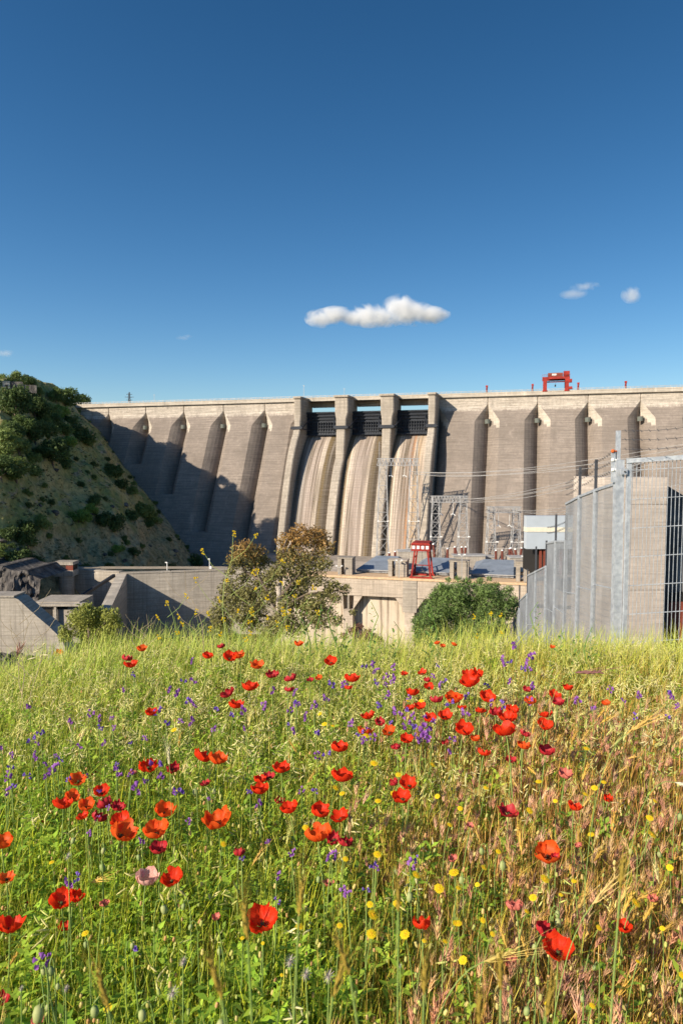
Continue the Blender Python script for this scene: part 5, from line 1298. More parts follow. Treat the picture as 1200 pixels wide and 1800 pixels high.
# (px, py, width px, colour, form, where)
POP = [
(250, 1136, 17, 'o', 'cup', 'at the far edge of the grass, upper one of the left trio'), (224, 1152, 18, 'd', 'wilt', 'on the left of the far left trio'), (231, 1163, 24, 'r', 'open', 'lowest of the far left trio'),
(103, 1148, 18, 'o', 'open', 'alone at the far left brow below the yellow green bush'), (365, 1148, 18, 'r', 'cup', 'left of the poppy with dark middle on the far brow'), (389, 1131, 14, 'd', 'wilt', 'highest on the far brow left of the tree'),
(404, 1150, 28, 'r', 'open', 'left half of the large far cluster'), (420, 1147, 24, 'o', 'open', 'right half of the large far cluster'), (452, 1164, 28, 'o', 'open', 'just right of the large far cluster'),
(478, 1181, 20, 'd', 'wilt', 'first of three dark ones in the far middle'), (511, 1187, 20, 'd', 'wilt', 'second of three dark ones in the far middle'), (508, 1207, 16, 'd', 'wilt', 'under the three dark ones'),
(545, 1190, 15, 'd', 'flat', 'last of three dark ones in the far middle'), (440, 1202, 27, 'r', 'cup', 'below the gap between the large cluster and the dark ones'), (525, 1127, 16, 'o', 'cup', 'tiny on the far brow before the powerhouse'),
(581, 1158, 25, 'r', 'open', 'in front of the powerhouse column'), (400, 1214, 22, 'd', 'wilt', 'upper left of the tall cup'), (415, 1234, 25, 'r', 'cup', 'the tall cup in the middle left field'), (267, 1247, 20, 'r', 'cup', 'alone above the pale plume in the left field'),
(618, 1188, 24, 'r', 'cup', 'in the far centre beside purple blooms'), (612, 1204, 13, 'r', 'wilt', 'tiny one under the far centre cup'), (710, 1179, 17, 'r', 'flat', 'small one before the green bush'),
(741, 1177, 20, 'r', 'flat', 'upper of the far right centre string'), (750, 1190, 15, 'd', 'wilt', 'second of the far right centre string'), (754, 1202, 22, 'r', 'flat', 'third of the far right centre string'),
(725, 1212, 26, 'r', 'open', 'left of the far right centre string'), (720, 1240, 16, 'r', 'cup', 'lower left beside purple blooms right of centre'), (737, 1237, 22, 'r', 'open', 'touching the small one right of centre'),
(766, 1225, 20, 'd', 'wilt', 'dark one left of the bright right centre cup'), (796, 1223, 27, 'o', 'cup', 'bright cup right of centre'), (755, 1258, 22, 'r', 'cup', 'left one of a pair over purple blooms'), (781, 1253, 28, 'r', 'open', 'right one of a pair over purple blooms'),
(646, 1253, 28, 'r', 'open', 'top left of the centre cluster'), (667, 1264, 20, 'd', 'wilt', 'middle of the centre cluster'), (642, 1281, 30, 'o', 'open', 'lower left of the centre cluster'), (683, 1280, 28, 'o', 'open', 'lower right of the centre cluster'),
(714, 1295, 22, 'r', 'cup', 'under the centre cluster to the right'), (597, 1309, 28, 'r', 'cup', 'left of and below the centre cluster'), (695, 1308, 17, 'd', 'wilt', 'dark purple red one under the centre cluster'), (783, 1305, 15, 'd', 'wilt', 'small dark one near the violet blooms'),
(358, 1325, 36, 'r', 'open', 'left half of the bright middle left pair'), (383, 1329, 32, 'o', 'cup', 'right half of the bright middle left pair'), (261, 1341, 32, 'd' if False else 'r', 'wilt', 'left of the pale grass plume'), (304, 1346, 22, 'd', 'wilt', 'right under the pale grass plume'),
(360, 1371, 24, 'd', 'flat', 'flat one below the bright middle left pair'), (138, 1366, 32, 'o', 'open', 'orange one above the left cluster'), (171, 1358, 15, 'd', 'wilt', 'small one beside the orange one of the left field'), (234, 1353, 13, 'p', 'wilt', 'dried one left of the plume'),
(179, 1387, 30, 'r', 'open', 'top of the left cluster'), (112, 1408, 36, 'r', 'open', 'left end of the left cluster'), (128, 1396, 30, 'o', 'open', 'upper left part of the left cluster'), (152, 1411, 28, 'o', 'cup', 'middle of the left cluster'),
(184, 1407, 30, 'd', 'wilt', 'dark one right of the middle of the left cluster'), (175, 1431, 26, 'd', 'wilt', 'low dark one of the left cluster'), (208, 1413, 24, 'd', 'wilt', 'dark one at the right end of the left cluster'), (146, 1430, 22, 'r', 'open', 'lowest of the left cluster'),
(290, 1420, 33, 'o', 'cup', 'cup right of the left cluster'), (212, 1438, 36, 'r', 'open', 'upper half of the big left pair'), (216, 1458, 52, 'o', 'open', 'lower half of the big left pair'), (274, 1455, 42, 'o', 'cup', 'big bowl right of the big left pair'),
(279, 1487, 30, 'd', 'cup', 'dark pink bowl under the big bowl'), (381, 1437, 46, 'o', 'cup', 'big shallow bowl left of the middle'), (495, 1345, 30, 'r', 'cup', 'round one in the middle of the field'), (472, 1360, 24, 'd', 'flat', 'dark flat one left of the round middle one'),
(458, 1366, 20, 'r', 'cup', 'left of the dark flat one'), (457, 1383, 28, 'r', 'cup', 'round one under the dark flat one'), (532, 1364, 15, 'd', 'wilt', 'small dried one right of the round middle one'), (602, 1359, 36, 'r', 'cup', 'wide cup in the middle of the field'),
(508, 1416, 30, 'r', 'cup', 'tilted cup left of the middle pair'), (492, 1406, 18, 'd', 'wilt', 'dark one leaning on the tilted cup'), (563, 1421, 32, 'r', 'cup', 'left one of the middle pair'), (597, 1430, 36, 'r', 'open', 'right one of the middle pair'),
(718, 1373, 34, 'r', 'open', 'top of the right centre trio'), (706, 1396, 36, 'r', 'open', 'bottom of the right centre trio'), (692, 1375, 18, 'd', 'wilt', 'dark one of the right centre trio'),
(822, 1180, 24, 'r', 'open', 'top left of the far right cluster'), (838, 1180, 22, 'r', 'wilt', 'top right of the far right cluster'), (826, 1197, 34, 'r', 'cup', 'bottom of the far right cluster'), (856, 1221, 28, 'r', 'cup', 'cup below the far right cluster'),
(844, 1243, 24, 'r', 'flat', 'flat one under the cup of the right field'), (870, 1246, 22, 'd', 'wilt', 'dark one between the flat one and the bright pair'), (806, 1222, 15, 'r', 'cup', 'small one beside the bright right centre cup'), (812, 1238, 20, 'r', 'flat', 'under the small one right of centre'),
(891, 1256, 34, 'r', 'open', 'lower of the bright right pair'), (900, 1243, 22, 'r', 'wilt', 'upper of the bright right pair'), (814, 1278, 30, 'r', 'cup', 'left of the widest right one'), (887, 1281, 46, 'r', 'open', 'the widest one on the right of the field'),
(931, 1227, 24, 'o', 'open', 'orange one near the fence foot'), (975, 1218, 20, 'r', 'cup', 'upper of two near the thistle'), (980, 1229, 22, 'd', 'cup', 'lower of two near the thistle'), (998, 1204, 17, 'r', 'cup', 'round one left of the tall thistle'),
(925, 1207, 13, 'd', 'wilt', 'tiny bud like one near the fence foot'), (958, 1250, 28, 'r', 'flat', 'flat one right of the bright pair'), (957, 1270, 30, 'r', 'open', 'ragged one right of the widest one'), (923, 1285, 18, 'd', 'wilt', 'dark one beside the widest one'),
(920, 1306, 23, 'o', 'cup', 'tall cup under the widest one'), (959, 1315, 26, 'd', 'cup', 'dark cup on the right among brown grass'), (850, 1318, 20, 'r', 'wilt', 'small one in green grass right of centre'), (898, 1330, 24, 'd', 'flat', 'dark flat one under the tall cup'),
(834, 1298, 16, 'o', 'cup', 'small orange one left of the tall cup'), (1064, 1232, 14, 'o', 'cup', 'tiny orange one near the gate'), (1090, 1267, 13, 'r', 'wilt', 'tiny one in the golden grass'), (993, 1356, 24, 'p', 'cup', 'pink one on the brown grass'),
(894, 1420, 44, 'd', 'flat', 'large flat crimson bowl on the right'), (1010, 1413, 30, 'r', 'open', 'tilted open one facing left in brown grass'), (1068, 1402, 19, 'r', 'wilt', 'folded one right of the tilted one'),
(4, 1477, 34, 'o', 'cup', 'cut by the left picture edge, upper one'), (80, 1446, 18, 'r', 'wilt', 'small folded one near the left edge'), (12, 1537, 34, 'o', 'flat', 'orange one low at the left picture edge'), (258, 1540, 36, 'w', 'cup', 'pale pink one with a white lip'),
(301, 1540, 40, 'r', 'open', 'bright one beside the pale pink one'), (108, 1578, 44, 'r', 'open', 'left half of the lower left pair'), (132, 1569, 30, 'r', 'wilt', 'right half of the lower left pair'), (20, 1620, 52, 'r', 'open', 'large one with a visible seed pod at the left edge'),
(46, 1594, 22, 'd', 'wilt', 'dark pink one above the large left edge one'), (113, 1628, 26, 'r', 'flat', 'thin flat one below the lower left pair'), (380, 1608, 15, 'p', 'cup', 'small pink bud in the green grass'), (3, 1757, 30, 'd', 'cup', 'dark one in the bottom left corner'),
(66, 1791, 20, 'p', 'cup', 'dusty bud on the bottom edge at the left'), (558, 1462, 42, 'o', 'cup', 'bright bowl in the lower middle'), (586, 1469, 26, 'd', 'wilt', 'dark one right of the bright bowl'), (608, 1475, 26, 'd', 'wilt', 'second dark one right of the bright bowl'),
(420, 1493, 24, 'd', 'wilt', 'dark one alone in the lower left centre'), (461, 1613, 64, 'r', 'open', 'largest one, with a drooping petal, in the lower middle'), (577, 1551, 24, 'p', 'flat', 'rose pink one in the lower middle'), (741, 1617, 36, 'r', 'wilt', 'folded one in the lower right middle'),
(795, 1505, 16, 'p', 'wilt', 'dusty bud in the lower right middle'), (826, 1446, 16, 'p', 'flat', 'tiny pink one left under the crimson bowl'), (962, 1496, 42, 'o', 'cup', 'round bowl on the lower right'), (976, 1501, 16, 'd', 'wilt', 'dark one behind the round bowl'),
(905, 1591, 28, 'p', 'wilt', 'dusty pink rolled one on the lower right'), (957, 1629, 34, 'd', 'wilt', 'dark rolled one above the big lower right one'), (980, 1663, 60, 'r', 'open', 'big one on the lower right'), (899, 1690, 28, 'p', 'wilt', 'lowest dusty pink rolled one'),
(1096, 1629, 28, 'r', 'cup', 'small bright cup far lower right'), (1147, 1574, 18, 'p', 'wilt', 'dry pink one near the right picture edge'), (1016, 1481, 12, 'p', 'wilt', 'tiny dry pink one in the brown grass'), (184, 1583, 16, 'p', 'wilt', 'brownish dried one right of the lower left pair'),
(560, 1187, 14, 'o', 'open', 'faint orange one behind the dark three'), (970, 1137, 10, 'o', 'open', 'tiny orange one at the fence foot'), (798, 1128, 13, 'o', 'open', 'right one before the green bush on the brow'), (778, 1131, 11, 'o', 'open', 'middle one before the green bush on the brow'), (768, 1130, 10, 'o', 'cup', 'left one before the green bush on the brow')]
CN = {'r': 'red', 'o': 'orange red', 'd': 'dark crimson', 'p': 'dusty pink', 'w': 'pale pink'}
FN = {'open': 'open poppy', 'cup': 'cupped poppy', 'wilt': 'crumpled poppy', 'flat': 'flat poppy'}
SPECIAL_TILT = {}
for i, (px, py, wpx, c_, form, where) in enumerate(POP):
    r_ = random.Random(100 + i)
    p = place(px, py + 4); p0 = Vector(p)
    wid = wpx * p.y / FPX
    # far ones: keep a natural 3.5 to 8.5 cm flower, moving it along to where it fits
    big = max(.034, min(.085, wid)); p = P(px, py, big * FPX / wpx) if abs(big - wid) > .001 and big * FPX / wpx < 9 else p
    if p.z < g(p.x, p.y) + .12: p = p0
    tl = r_.uniform(.1, .5) if form != 'cup' else r_.uniform(.0, .3); az = r_.uniform(0, 6.28) if i % 3 else -math.pi / 2 + r_.uniform(-.6, .6)
    tilt = Vector((math.cos(az) * math.sin(tl), math.sin(az) * math.sin(tl), math.cos(tl)))
    size = wid if abs(p.y - p0.y) < 1e-6 else big
    s = size / (1.82 if form in ('open', 'flat') else 1.64)
    if form == 'wilt': s *= 1.08
    lab = f"{CN[c_]} {FN[form]}, {where}"
    if len(lab.split()) > 16: lab = ' '.join(lab.split()[:16])
    t = empty('poppy', p - tilt * s * .45, lab, 'poppy', 'poppies in the meadow')
    q = tilt.to_track_quat('Z', 'Y'); sd_ = i % 9; key = (form, sd_, c_)
    if key not in FM: FM[key] = flower_mesh_set(form, sd_ + 1, c_)
    spin = r_.uniform(0, 6.28); Rq = q.to_matrix() @ Matrix.Rotation(spin, 3, 'Z')
    sz3 = (s, s * (1 if form != 'wilt' else .8), s * (1 if form != 'wilt' else .8))
    for me in FM[key]:
        o = link(bpy.data.objects.new('petal', me)); o.parent = t; o.rotation_euler = Rq.to_euler(); o.scale = sz3
    for me, nm in ((cap_me, 'seed_pod'), (sta_me, 'stamens')):
        o = link(bpy.data.objects.new(nm, me)); o.parent = t; o.rotation_euler = Rq.to_euler(); o.scale = (s * .6,) * 3
    stem_to_ground(t.location.copy(), t, tilt, .0014 if p.y < 2 else .002, seed=i)

USED = set()
def near_label(what, px, py, fallback):
    c_ = sorted(range(len(POP)), key=lambda k: (POP[k][0] - px) ** 2 + (POP[k][1] - py) ** 2)[:9]
    for k in c_:
        dx, dy = px - POP[k][0], py - POP[k][1]; ds_ = math.hypot(dx, dy)
        h = 'right' if dx > 0 else 'left'; v = 'below' if dy > 0 else 'above'
        rel = f'{h} of' if abs(dx) > 2.2 * abs(dy) else v if abs(dy) > 2.2 * abs(dx) else f'{v} and {h} of'
        rel = ('just ' if ds_ < 28 else 'well ' if ds_ > 75 else '') + rel
        l_ = f'{what} {rel} the {CN[POP[k][3]]} poppy {POP[k][5]}'.replace(',', '')
        if l_ not in USED and len(l_.split()) <= 16: USED.add(l_); return l_
    return fallback
# small yellow daisies
m = MB()
for k in range(15):
    a = 2 * math.pi * k / 15; c, s_ = math.cos(a), math.sin(a); w_ = .17; L_ = 1.0 - .08 * (k % 2)
    f = lambda q, u, z: (c * q - s_ * u, s_ * q + c * u, z)
    m.poly([f(.1, -w_ * .4, 0), f(.6, -w_, .10), f(L_, -w_ * .8, .06), f(L_ + .04, 0, .05), f(L_, w_ * .8, .06), f(.6, w_, .10), f(.1, w_ * .4, 0)])
    if k % 3: m.poly([f(.05, -w_ * .3, .08), f(.4, -w_ * .7, .2), f(.62, 0, .2), f(.4, w_ * .7, .2), f(.05, w_ * .3, .08)])
ymes = bpy.data.meshes.new('petals'); ymes.from_pydata(m.v, [], m.f); ymes.materials.append(M['yellow'])
m = MB(); m.path([(0, 0, -.25), (0, 0, 0), (0, 0, .2), (0, 0, .26)], [.1, .3, .3, .12], 8); ydisc = bpy.data.meshes.new('disc'); ydisc.from_pydata(m.v, [], m.f); ydisc.materials.append(M['yc'])
YEL = [(655, 1608, 24), (652, 1642, 22), (711, 1643, 22), (697, 1588, 18), (597, 1627, 14), (526, 1629, 18), (650, 1590, 15), (663, 1502, 18), (607, 1510, 13), (731, 1538, 18), (771, 1562, 22), (797, 1534, 22), (801, 1532, 14), (699, 1588, 16),
 (745, 1654, 10), (782, 1655, 12), (800, 1623, 14), (850, 1525, 14), (957, 1545, 20), (936, 1578, 18), (838, 1555, 11), (805, 1561, 12), (805, 1623, 16), (848, 1618, 13), (1038, 1467, 14), (1145, 1467, 20), (1176, 1525, 15), (1117, 1587, 20), (1052, 1631, 14), (1163, 1632, 12),
 (813, 1688, 20), (865, 1642, 12), (1199, 1715, 18), (1040, 1768, 14), (692, 1395, 16), (664, 1408, 14), (537, 1455, 15), (590, 1385, 16), (601, 1395, 14), (643, 1293, 14), (657, 1342, 16), (700, 1362, 14), (740, 1232, 12), (760, 1344, 14), (1044, 1385, 14), (1028, 1396, 13), (1060, 1375, 12), (1030, 1316, 14), (930, 1425, 16), (975, 1408, 10), (808, 1421, 12), (853, 1385, 11), (946, 1374, 14), (1141, 1438, 16), (306, 1283, 13), (150, 1641, 16), (190, 1772, 20), (91, 1516, 12), (393, 1484, 14), (585, 1276, 10), (562, 1255, 10), (570, 1273, 12), (875, 1497, 12), (790, 1450, 12), (768, 1400, 12), (1150, 1408, 10), (462, 1658, 8), (426, 1649, 10), (985, 1573, 10), (925, 1602, 12), (1008, 1549, 12), (1120, 1690, 10), (960, 1765, 10), (495, 1714, 8), (345, 1782, 10), (716, 1232, 9)]
def ylab(px, py):
    v = 'far' if py < 1330 else 'middle' if py < 1480 else 'near'; h = 'left' if px < 400 else 'centre' if px < 780 else 'right'
    return f'small bright yellow daisy in the {v} {h} part of the meadow'
for i, (px, py, wpx) in enumerate(YEL):
    r_ = random.Random(500 + i); p = place(px, py) if py < 1720 else P(px, py, 1.0); s = wpx * p.y / FPX / 2 * .85
    tl = r_.uniform(.2, .6); az = -math.pi / 2 + r_.uniform(-1, 1); tilt = Vector((math.cos(az) * math.sin(tl), math.sin(az) * math.sin(tl), math.cos(tl)))
    t = empty('yellow_daisy', p, near_label('yellow daisy', px, py, ylab(px, py)), 'daisy', ylab(px, py).replace('daisy', 'daisies').replace('small bright ', ''))
    for me, nm in ((ymes, 'petals'), (ydisc, 'disc')):
        o = link(bpy.data.objects.new(nm, me)); o.parent = t; o.rotation_euler = (tilt.to_track_quat('Z', 'Y').to_matrix() @ Matrix.Rotation(r_.random() * 6, 3, 'Z')).to_euler(); o.scale = (s, s, s)
    stem_to_ground(p, t, tilt, .001, seed=i)
# purple bugloss: a few funnel flowers on a short curved spike
def bugloss(seed, mt):
    r_ = random.Random(seed); m = MB()
    for k in range(4 + seed % 3):
        a = r_.uniform(0, 6.28); c0 = Vector((math.cos(a) * .35, math.sin(a) * .35, -.35 * k + .6)); d = Vector((math.cos(a), math.sin(a), .5)).normalized()
        a1 = d.cross(Vector((0, 0, 1))).normalized(); b1 = d.cross(a1); rows = []
        for s_, q in ((0, .07), (.25, .13), (.55, .25), (.8, .42)):
            rows.append([c0 + d * s_ + (a1 * math.cos(j * math.pi / 3 + .2) + b1 * math.sin(j * math.pi / 3 + .2)) * q * (1 + .25 * (j % 2)) for j in range(6)])
        m.loft(rows, close=True)
    me = bpy.data.meshes.new('bloom'); me.from_pydata([tuple(v) for v in m.v], [], m.f); me.materials.append(M[mt]); return me
BG = [bugloss(k, 'purple' if k % 3 else 'violet') for k in range(6)]
PUR = [(275, 1345, 22), (207, 1356, 20), (240, 1386, 20), (316, 1391, 20), (309, 1393, 14), (94, 1352, 20), (48, 1365, 16), (15, 1365, 16), (10, 1390, 14), (22, 1385, 14), (82, 1364, 12), (66, 1327, 14), (55, 1302, 16), (66, 1307, 10), (127, 1266, 14), (72, 1289, 14), (18, 1328, 12), (3, 1310, 12), (20, 1350, 12),
 (160, 1255, 14), (172, 1262, 12), (176, 1280, 12), (198, 1279, 10), (195, 1262, 10), (230, 1307, 10), (183, 1307, 12), (52, 1240, 12), (278, 1253, 18), (308, 1217, 16), (301, 1213, 12), (331, 1234, 16), (340, 1238, 14), (335, 1267, 14), (292, 1272, 14), (318, 1270, 12), (374, 1281, 12), (380, 1248, 14), (340, 1197, 14), (220, 1213, 10), (236, 1186, 10), (255, 1300, 12), (340, 1162, 10), (323, 1198, 12),
 (230, 1360, 12), (258, 1372, 12), (205, 1345, 10), (188, 1420, 10), (365, 1405, 10), (175, 1392, 12), (150, 1365, 12), (285, 1362, 16), (120, 1372, 12), (100, 1330, 10), (78, 1344, 10), (107, 1337, 10), (140, 1312, 12),
 (430, 1248, 16), (409, 1258, 12), (460, 1241, 16), (520, 1239, 14), (522, 1238, 14), (552, 1241, 14), (574, 1228, 14), (582, 1205, 16), (605, 1204, 14), (521, 1218, 12), (555, 1240, 10), (510, 1250, 12), (478, 1212, 12), (555, 1290, 16), (512, 1285, 14), (540, 1260, 14), (573, 1327, 16), (558, 1328, 14), (432, 1280, 10), (505, 1275, 10),
 (657, 1170, 14), (661, 1180, 12), (640, 1172, 12), (678, 1190, 12), (689, 1172, 12), (660, 1200, 12), (678, 1205, 10), (688, 1197, 12), (665, 1242, 14), (681, 1223, 14), (698, 1252, 18), (712, 1250, 14), (640, 1302, 14), (613, 1270, 16), (632, 1290, 14), (656, 1296, 14), (645, 1282, 12), (683, 1270, 14), (747, 1285, 26), (755, 1294, 20), (729, 1278, 16), (714, 1272, 18), (740, 1300, 16), (728, 1296, 12), (762, 1270, 12), (695, 1190, 12), (790, 1238, 16), (795, 1300, 14), (793, 1320, 12), (745, 1262, 12), (760, 1190, 10), (775, 1205, 12), (782, 1198, 10), (718, 1228, 12), (725, 1258, 12), (770, 1170, 8),
 (907, 1137, 18), (888, 1161, 16), (895, 1165, 12), (932, 1155, 18), (928, 1173, 16), (920, 1177, 12), (892, 1196, 12), (938, 1207, 14), (882, 1241, 16), (930, 1232, 14), (818, 1253, 16), (822, 1226, 14), (1016, 1233, 16), (1041, 1246, 12), (1115, 1260, 12), (1095, 1231, 10), (1125, 1222, 14), (1173, 1220, 14), (1188, 1242, 12), (1178, 1222, 12), (855, 1206, 12), (1072, 1212, 12), (860, 1233, 12), (1172, 1262, 12),
 (583, 1503, 18), (580, 1508, 14), (656, 1523, 16), (661, 1527, 12), (720, 1520, 18), (734, 1513, 14), (600, 1568, 18), (611, 1572, 14), (644, 1566, 14), (513, 1499, 16), (486, 1537, 14), (425, 1508, 12), (155, 1466, 12), (124, 1548, 18), (136, 1544, 16), (72, 1690, 26), (82, 1682, 16), (235, 1672, 10), (330, 1445, 12), (172, 1440, 10), (553, 1392, 14), (530, 1390, 12), (455, 1412, 14), (440, 1392, 12), (470, 1478, 10), (250, 1476, 10), (487, 1585, 10)]
PD = (.30, .10)
for i, (px, py, wpx) in enumerate(PUR):
    r_ = random.Random(900 + i); p = place(px, py); s = max(.007, wpx * p.y / FPX * .42)
    zn = 'far' if py < 1215 else 'middle' if py < 1400 else 'near'; h = 'left' if px < 400 else 'centre' if px < 800 else 'right'
    t = empty('purple_wildflower', p, near_label('purple wildflower', px, py, f'small purple funnel shaped wildflower in the {zn} {h} grass'), 'wildflower', f'purple wildflowers in the {zn} {h} grass')
    me = BG[i % 6]; o = link(bpy.data.objects.new('bloom', me)); o.parent = t; o.scale = (s, s, s * 1.1); o.rotation_euler = (r_.uniform(-.4, .4), r_.uniform(-.4, .4), r_.random() * 6)
    stem_to_ground(p, t, Vector((0, 0, 1)), .0014, seed=i)
# nodding poppy buds
m = MB(); m.path([(0, 0, 0), (0, 0, -.12), (0, 0, -.5), (0, 0, -.85), (0, 0, -1)], [.08, .26, .34, .26, .04], 8)
bud_me = bpy.data.meshes.new('bud'); bud_me.from_pydata(m.v, [], m.f); bud_me.polygons.foreach_set('use_smooth', [True] * len(m.f))
bud_me.materials.append(leafmat('bud_green', (.22, .30, .09), (.36, .38, .15), .1))
BUD = [(287, 1592, 24), (323, 1588, 12), (70, 1766, 40), (84, 1765, 12), (166, 1770, 30), (250, 1775, 28), (390, 1792, 30), (88, 1700, 24), (75, 1703, 14), (102, 1728, 12), (883, 1513, 18), (980, 1614, 18), (979, 1600, 14), (927, 1770, 18), (1045, 1697, 10), (560, 1540, 12), (178, 1519, 16), (342, 1386, 14), (150, 1655, 12), (720, 1568, 18), (695, 1528, 10), (376, 1386, 10), (233, 1657, 12), (1195, 1430, 16), (1157, 1497, 12), (1108, 1492, 12), (1020, 1455, 10), (130, 1472, 12), (183, 1490, 12), (243, 1502, 12), (810, 1540, 14), (845, 1490, 14), (1023, 1750, 12), (896, 1754, 14), (940, 1660, 12), (385, 1668, 14), (336, 1625, 12)]
for i, (px, py, h) in enumerate(BUD):
    r_ = random.Random(70 + i); p = place(px, py) if py < 1700 else P(px, py, .95); s = h * p.y / FPX * (.8 if h > 20 else 1)
    zn = 'upper' if py < 1560 else 'lower'; hz = 'left' if px < 400 else 'centre' if px < 800 else 'right'
    t = empty('poppy_bud', p, near_label('green drooping bud', px, py, f'hairy green drooping poppy bud in the {zn} {hz} foreground'), 'flower bud', f'green poppy buds in the {zn} {hz} foreground')
    o = link(bpy.data.objects.new('bud', bud_me)); o.parent = t; o.scale = (s, s, s); o.rotation_euler = (r_.uniform(-.3, .3), r_.uniform(-.3, .3), 0)
    a = r_.uniform(0, 6.28); dx_, dy_ = math.cos(a) * s * .7, math.sin(a) * s * .7
    m = MB(); gz = g(p.x + dx_ * 2, p.y + dy_ * 2) - p.z
    m.path([(0, 0, -.02 * s), (0, 0, s * .35), (dx_ * .5, dy_ * .5, s * .62), (dx_, dy_, s * .3), (dx_ * 1.4, dy_ * 1.4, -s * 1.2), (dx_ * 2, dy_ * 2, gz)], [.0011] * 6, 5); m.build('stem', M['stemg'], t)
# dandelion like seed balls
for i, (px, py, d_) in enumerate(((538, 1712, 24), (578, 1716, 26), (510, 1690, 26), (116, 1738, 16), (38, 1737, 12), (304, 1745, 26), (703, 1698, 10), (322, 1690, 20), (120, 1505, 16))):
    p = P(px, py, .98 if py > 1600 else 1.4); s = d_ * p.y / FPX / 2
    t = empty('seed_ball', p, near_label('fluffy seed head', px, py, 'fluffy grey seed head low in the foreground'), 'seed head', 'fluffy seed heads in the ' + ('left' if px < 400 else 'middle') + ' foreground')
    tv, tf, tc = PUFF; o = link(bpy.data.objects.new('down', np_mesh('down', tv, tf, simple('seed_down', (.5, .42, .36), .2, 30) if i == 0 else M['down']))); M['down'] = o.data.materials[0]
    o.parent = t; o.scale = (s, s, s); stem_to_ground(p, t, Vector((0, 0, 1)), .001, seed=i)

# ------------------------------------------------------------------ individual tall plants on the brow
def weed(px, py, Y, kind, label, cat='weed', seed=0, base_px=None):
    tip = P(px, py, Y); bx = (P(base_px, py, Y).x if base_px else tip.x + random.Random(seed).uniform(-.05, .05)); base = Vector((bx, Y, g(bx, Y) - .02)); r_ = random.Random(seed)
    t = empty({'thistle': 'thistle', 'mustard': 'mustard_plant', 'twig': 'dry_stalk', 'leafy': 'leafy_weed'}[kind], base, label, cat)
    H = tip - base; m = MB(); pts = [H * (i / 8) + Vector((math.sin(i * .9 + seed) * .008, 0, 0)) * i for i in range(8)] + [H]
    r0 = {'thistle': .007, 'mustard': .0035, 'twig': .003, 'leafy': .006}[kind]
    m.path(pts, [r0 * (1.2 - .9 * i / 8) for i in range(9)], 5)
    mats = {'thistle': M['weedleaf'], 'mustard': M['weedstem'], 'twig': M['drystem'], 'leafy': M['weedleaf']}
    br = []
    if kind in ('mustard', 'twig'):
        for k in range(4 if kind == 'mustard' else 4):
            s_ = .6 + .35 * k / 4; p = H * s_; a = (0 if k % 2 else math.pi) + r_.uniform(-.7, .7); L_ = min(.22, H.length * .2) * r_.uniform(.5, 1.1)
            e = p + Vector((math.cos(a) * L_, math.sin(a) * L_ * .5, L_ * 1.0)); md = p.lerp(e, .5) + Vector((math.cos(a) * L_ * .12, 0, -L_ * .06)); m.path([p, md, e], [r0 * .5, r0 * .4, r0 * .25], 4); br.append(e)
    m.build('stem', mats[kind], t)
    if kind in ('thistle', 'leafy'):
        m = MB(); n_ = 34 if kind == 'thistle' else 22
        for k in range(n_):
            s_ = .2 + .78 * k / n_; p = H * s_; a = k * 2.4; L_ = (.11 if kind == 'thistle' else .14) * (1.25 - s_) * (Y / 5.) ** .3 * r_.uniform(.7, 1.1)
            d = Vector((math.cos(a), math.sin(a), .55 if kind == 'thistle' else .8)).normalized(); sv = d.cross(Vector((0, 0, 1))).normalized(); w_ = L_ * .16
            m.poly([p, p + d * L_ * .35 + sv * w_, p + d * L_ * .7 + sv * w_ * .6 - Vector((0, 0, L_ * .05)), p + d * L_ - Vector((0, 0, L_ * .18)), p + d * L_ * .7 - sv * w_ * .6 - Vector((0, 0, L_ * .05)), p + d * L_ * .35 - sv * w_])
        m.build('leaves', M['weedleaf'], t)
    if kind == 'mustard':
        for e in br + [H]:
            m = MB()
            for k in range(6):
                c = e + Vector((r_.uniform(-.012, .012), r_.uniform(-.012, .012), r_.uniform(-.02, .015))); q = .006
                for a in (0, .8): m.poly([c + Vector((q * math.cos(a), q * math.sin(a), 0)), c + Vector((0, 0, q)), c - Vector((q * math.cos(a), q * math.sin(a), 0)), c - Vector((0, 0, q))])
            m.build('flower', M['yellow'], t)
    return t
M['weedleaf'] = leafmat('thistle_green', (.14, .26, .05), (.24, .38, .09), .3, scale=9); M['weedstem'] = leafmat('mustard_green', (.28, .38, .10), (.40, .46, .14), .1); M['drystem'] = simple('dry_stalk', (.36, .28, .18), .2, 9)
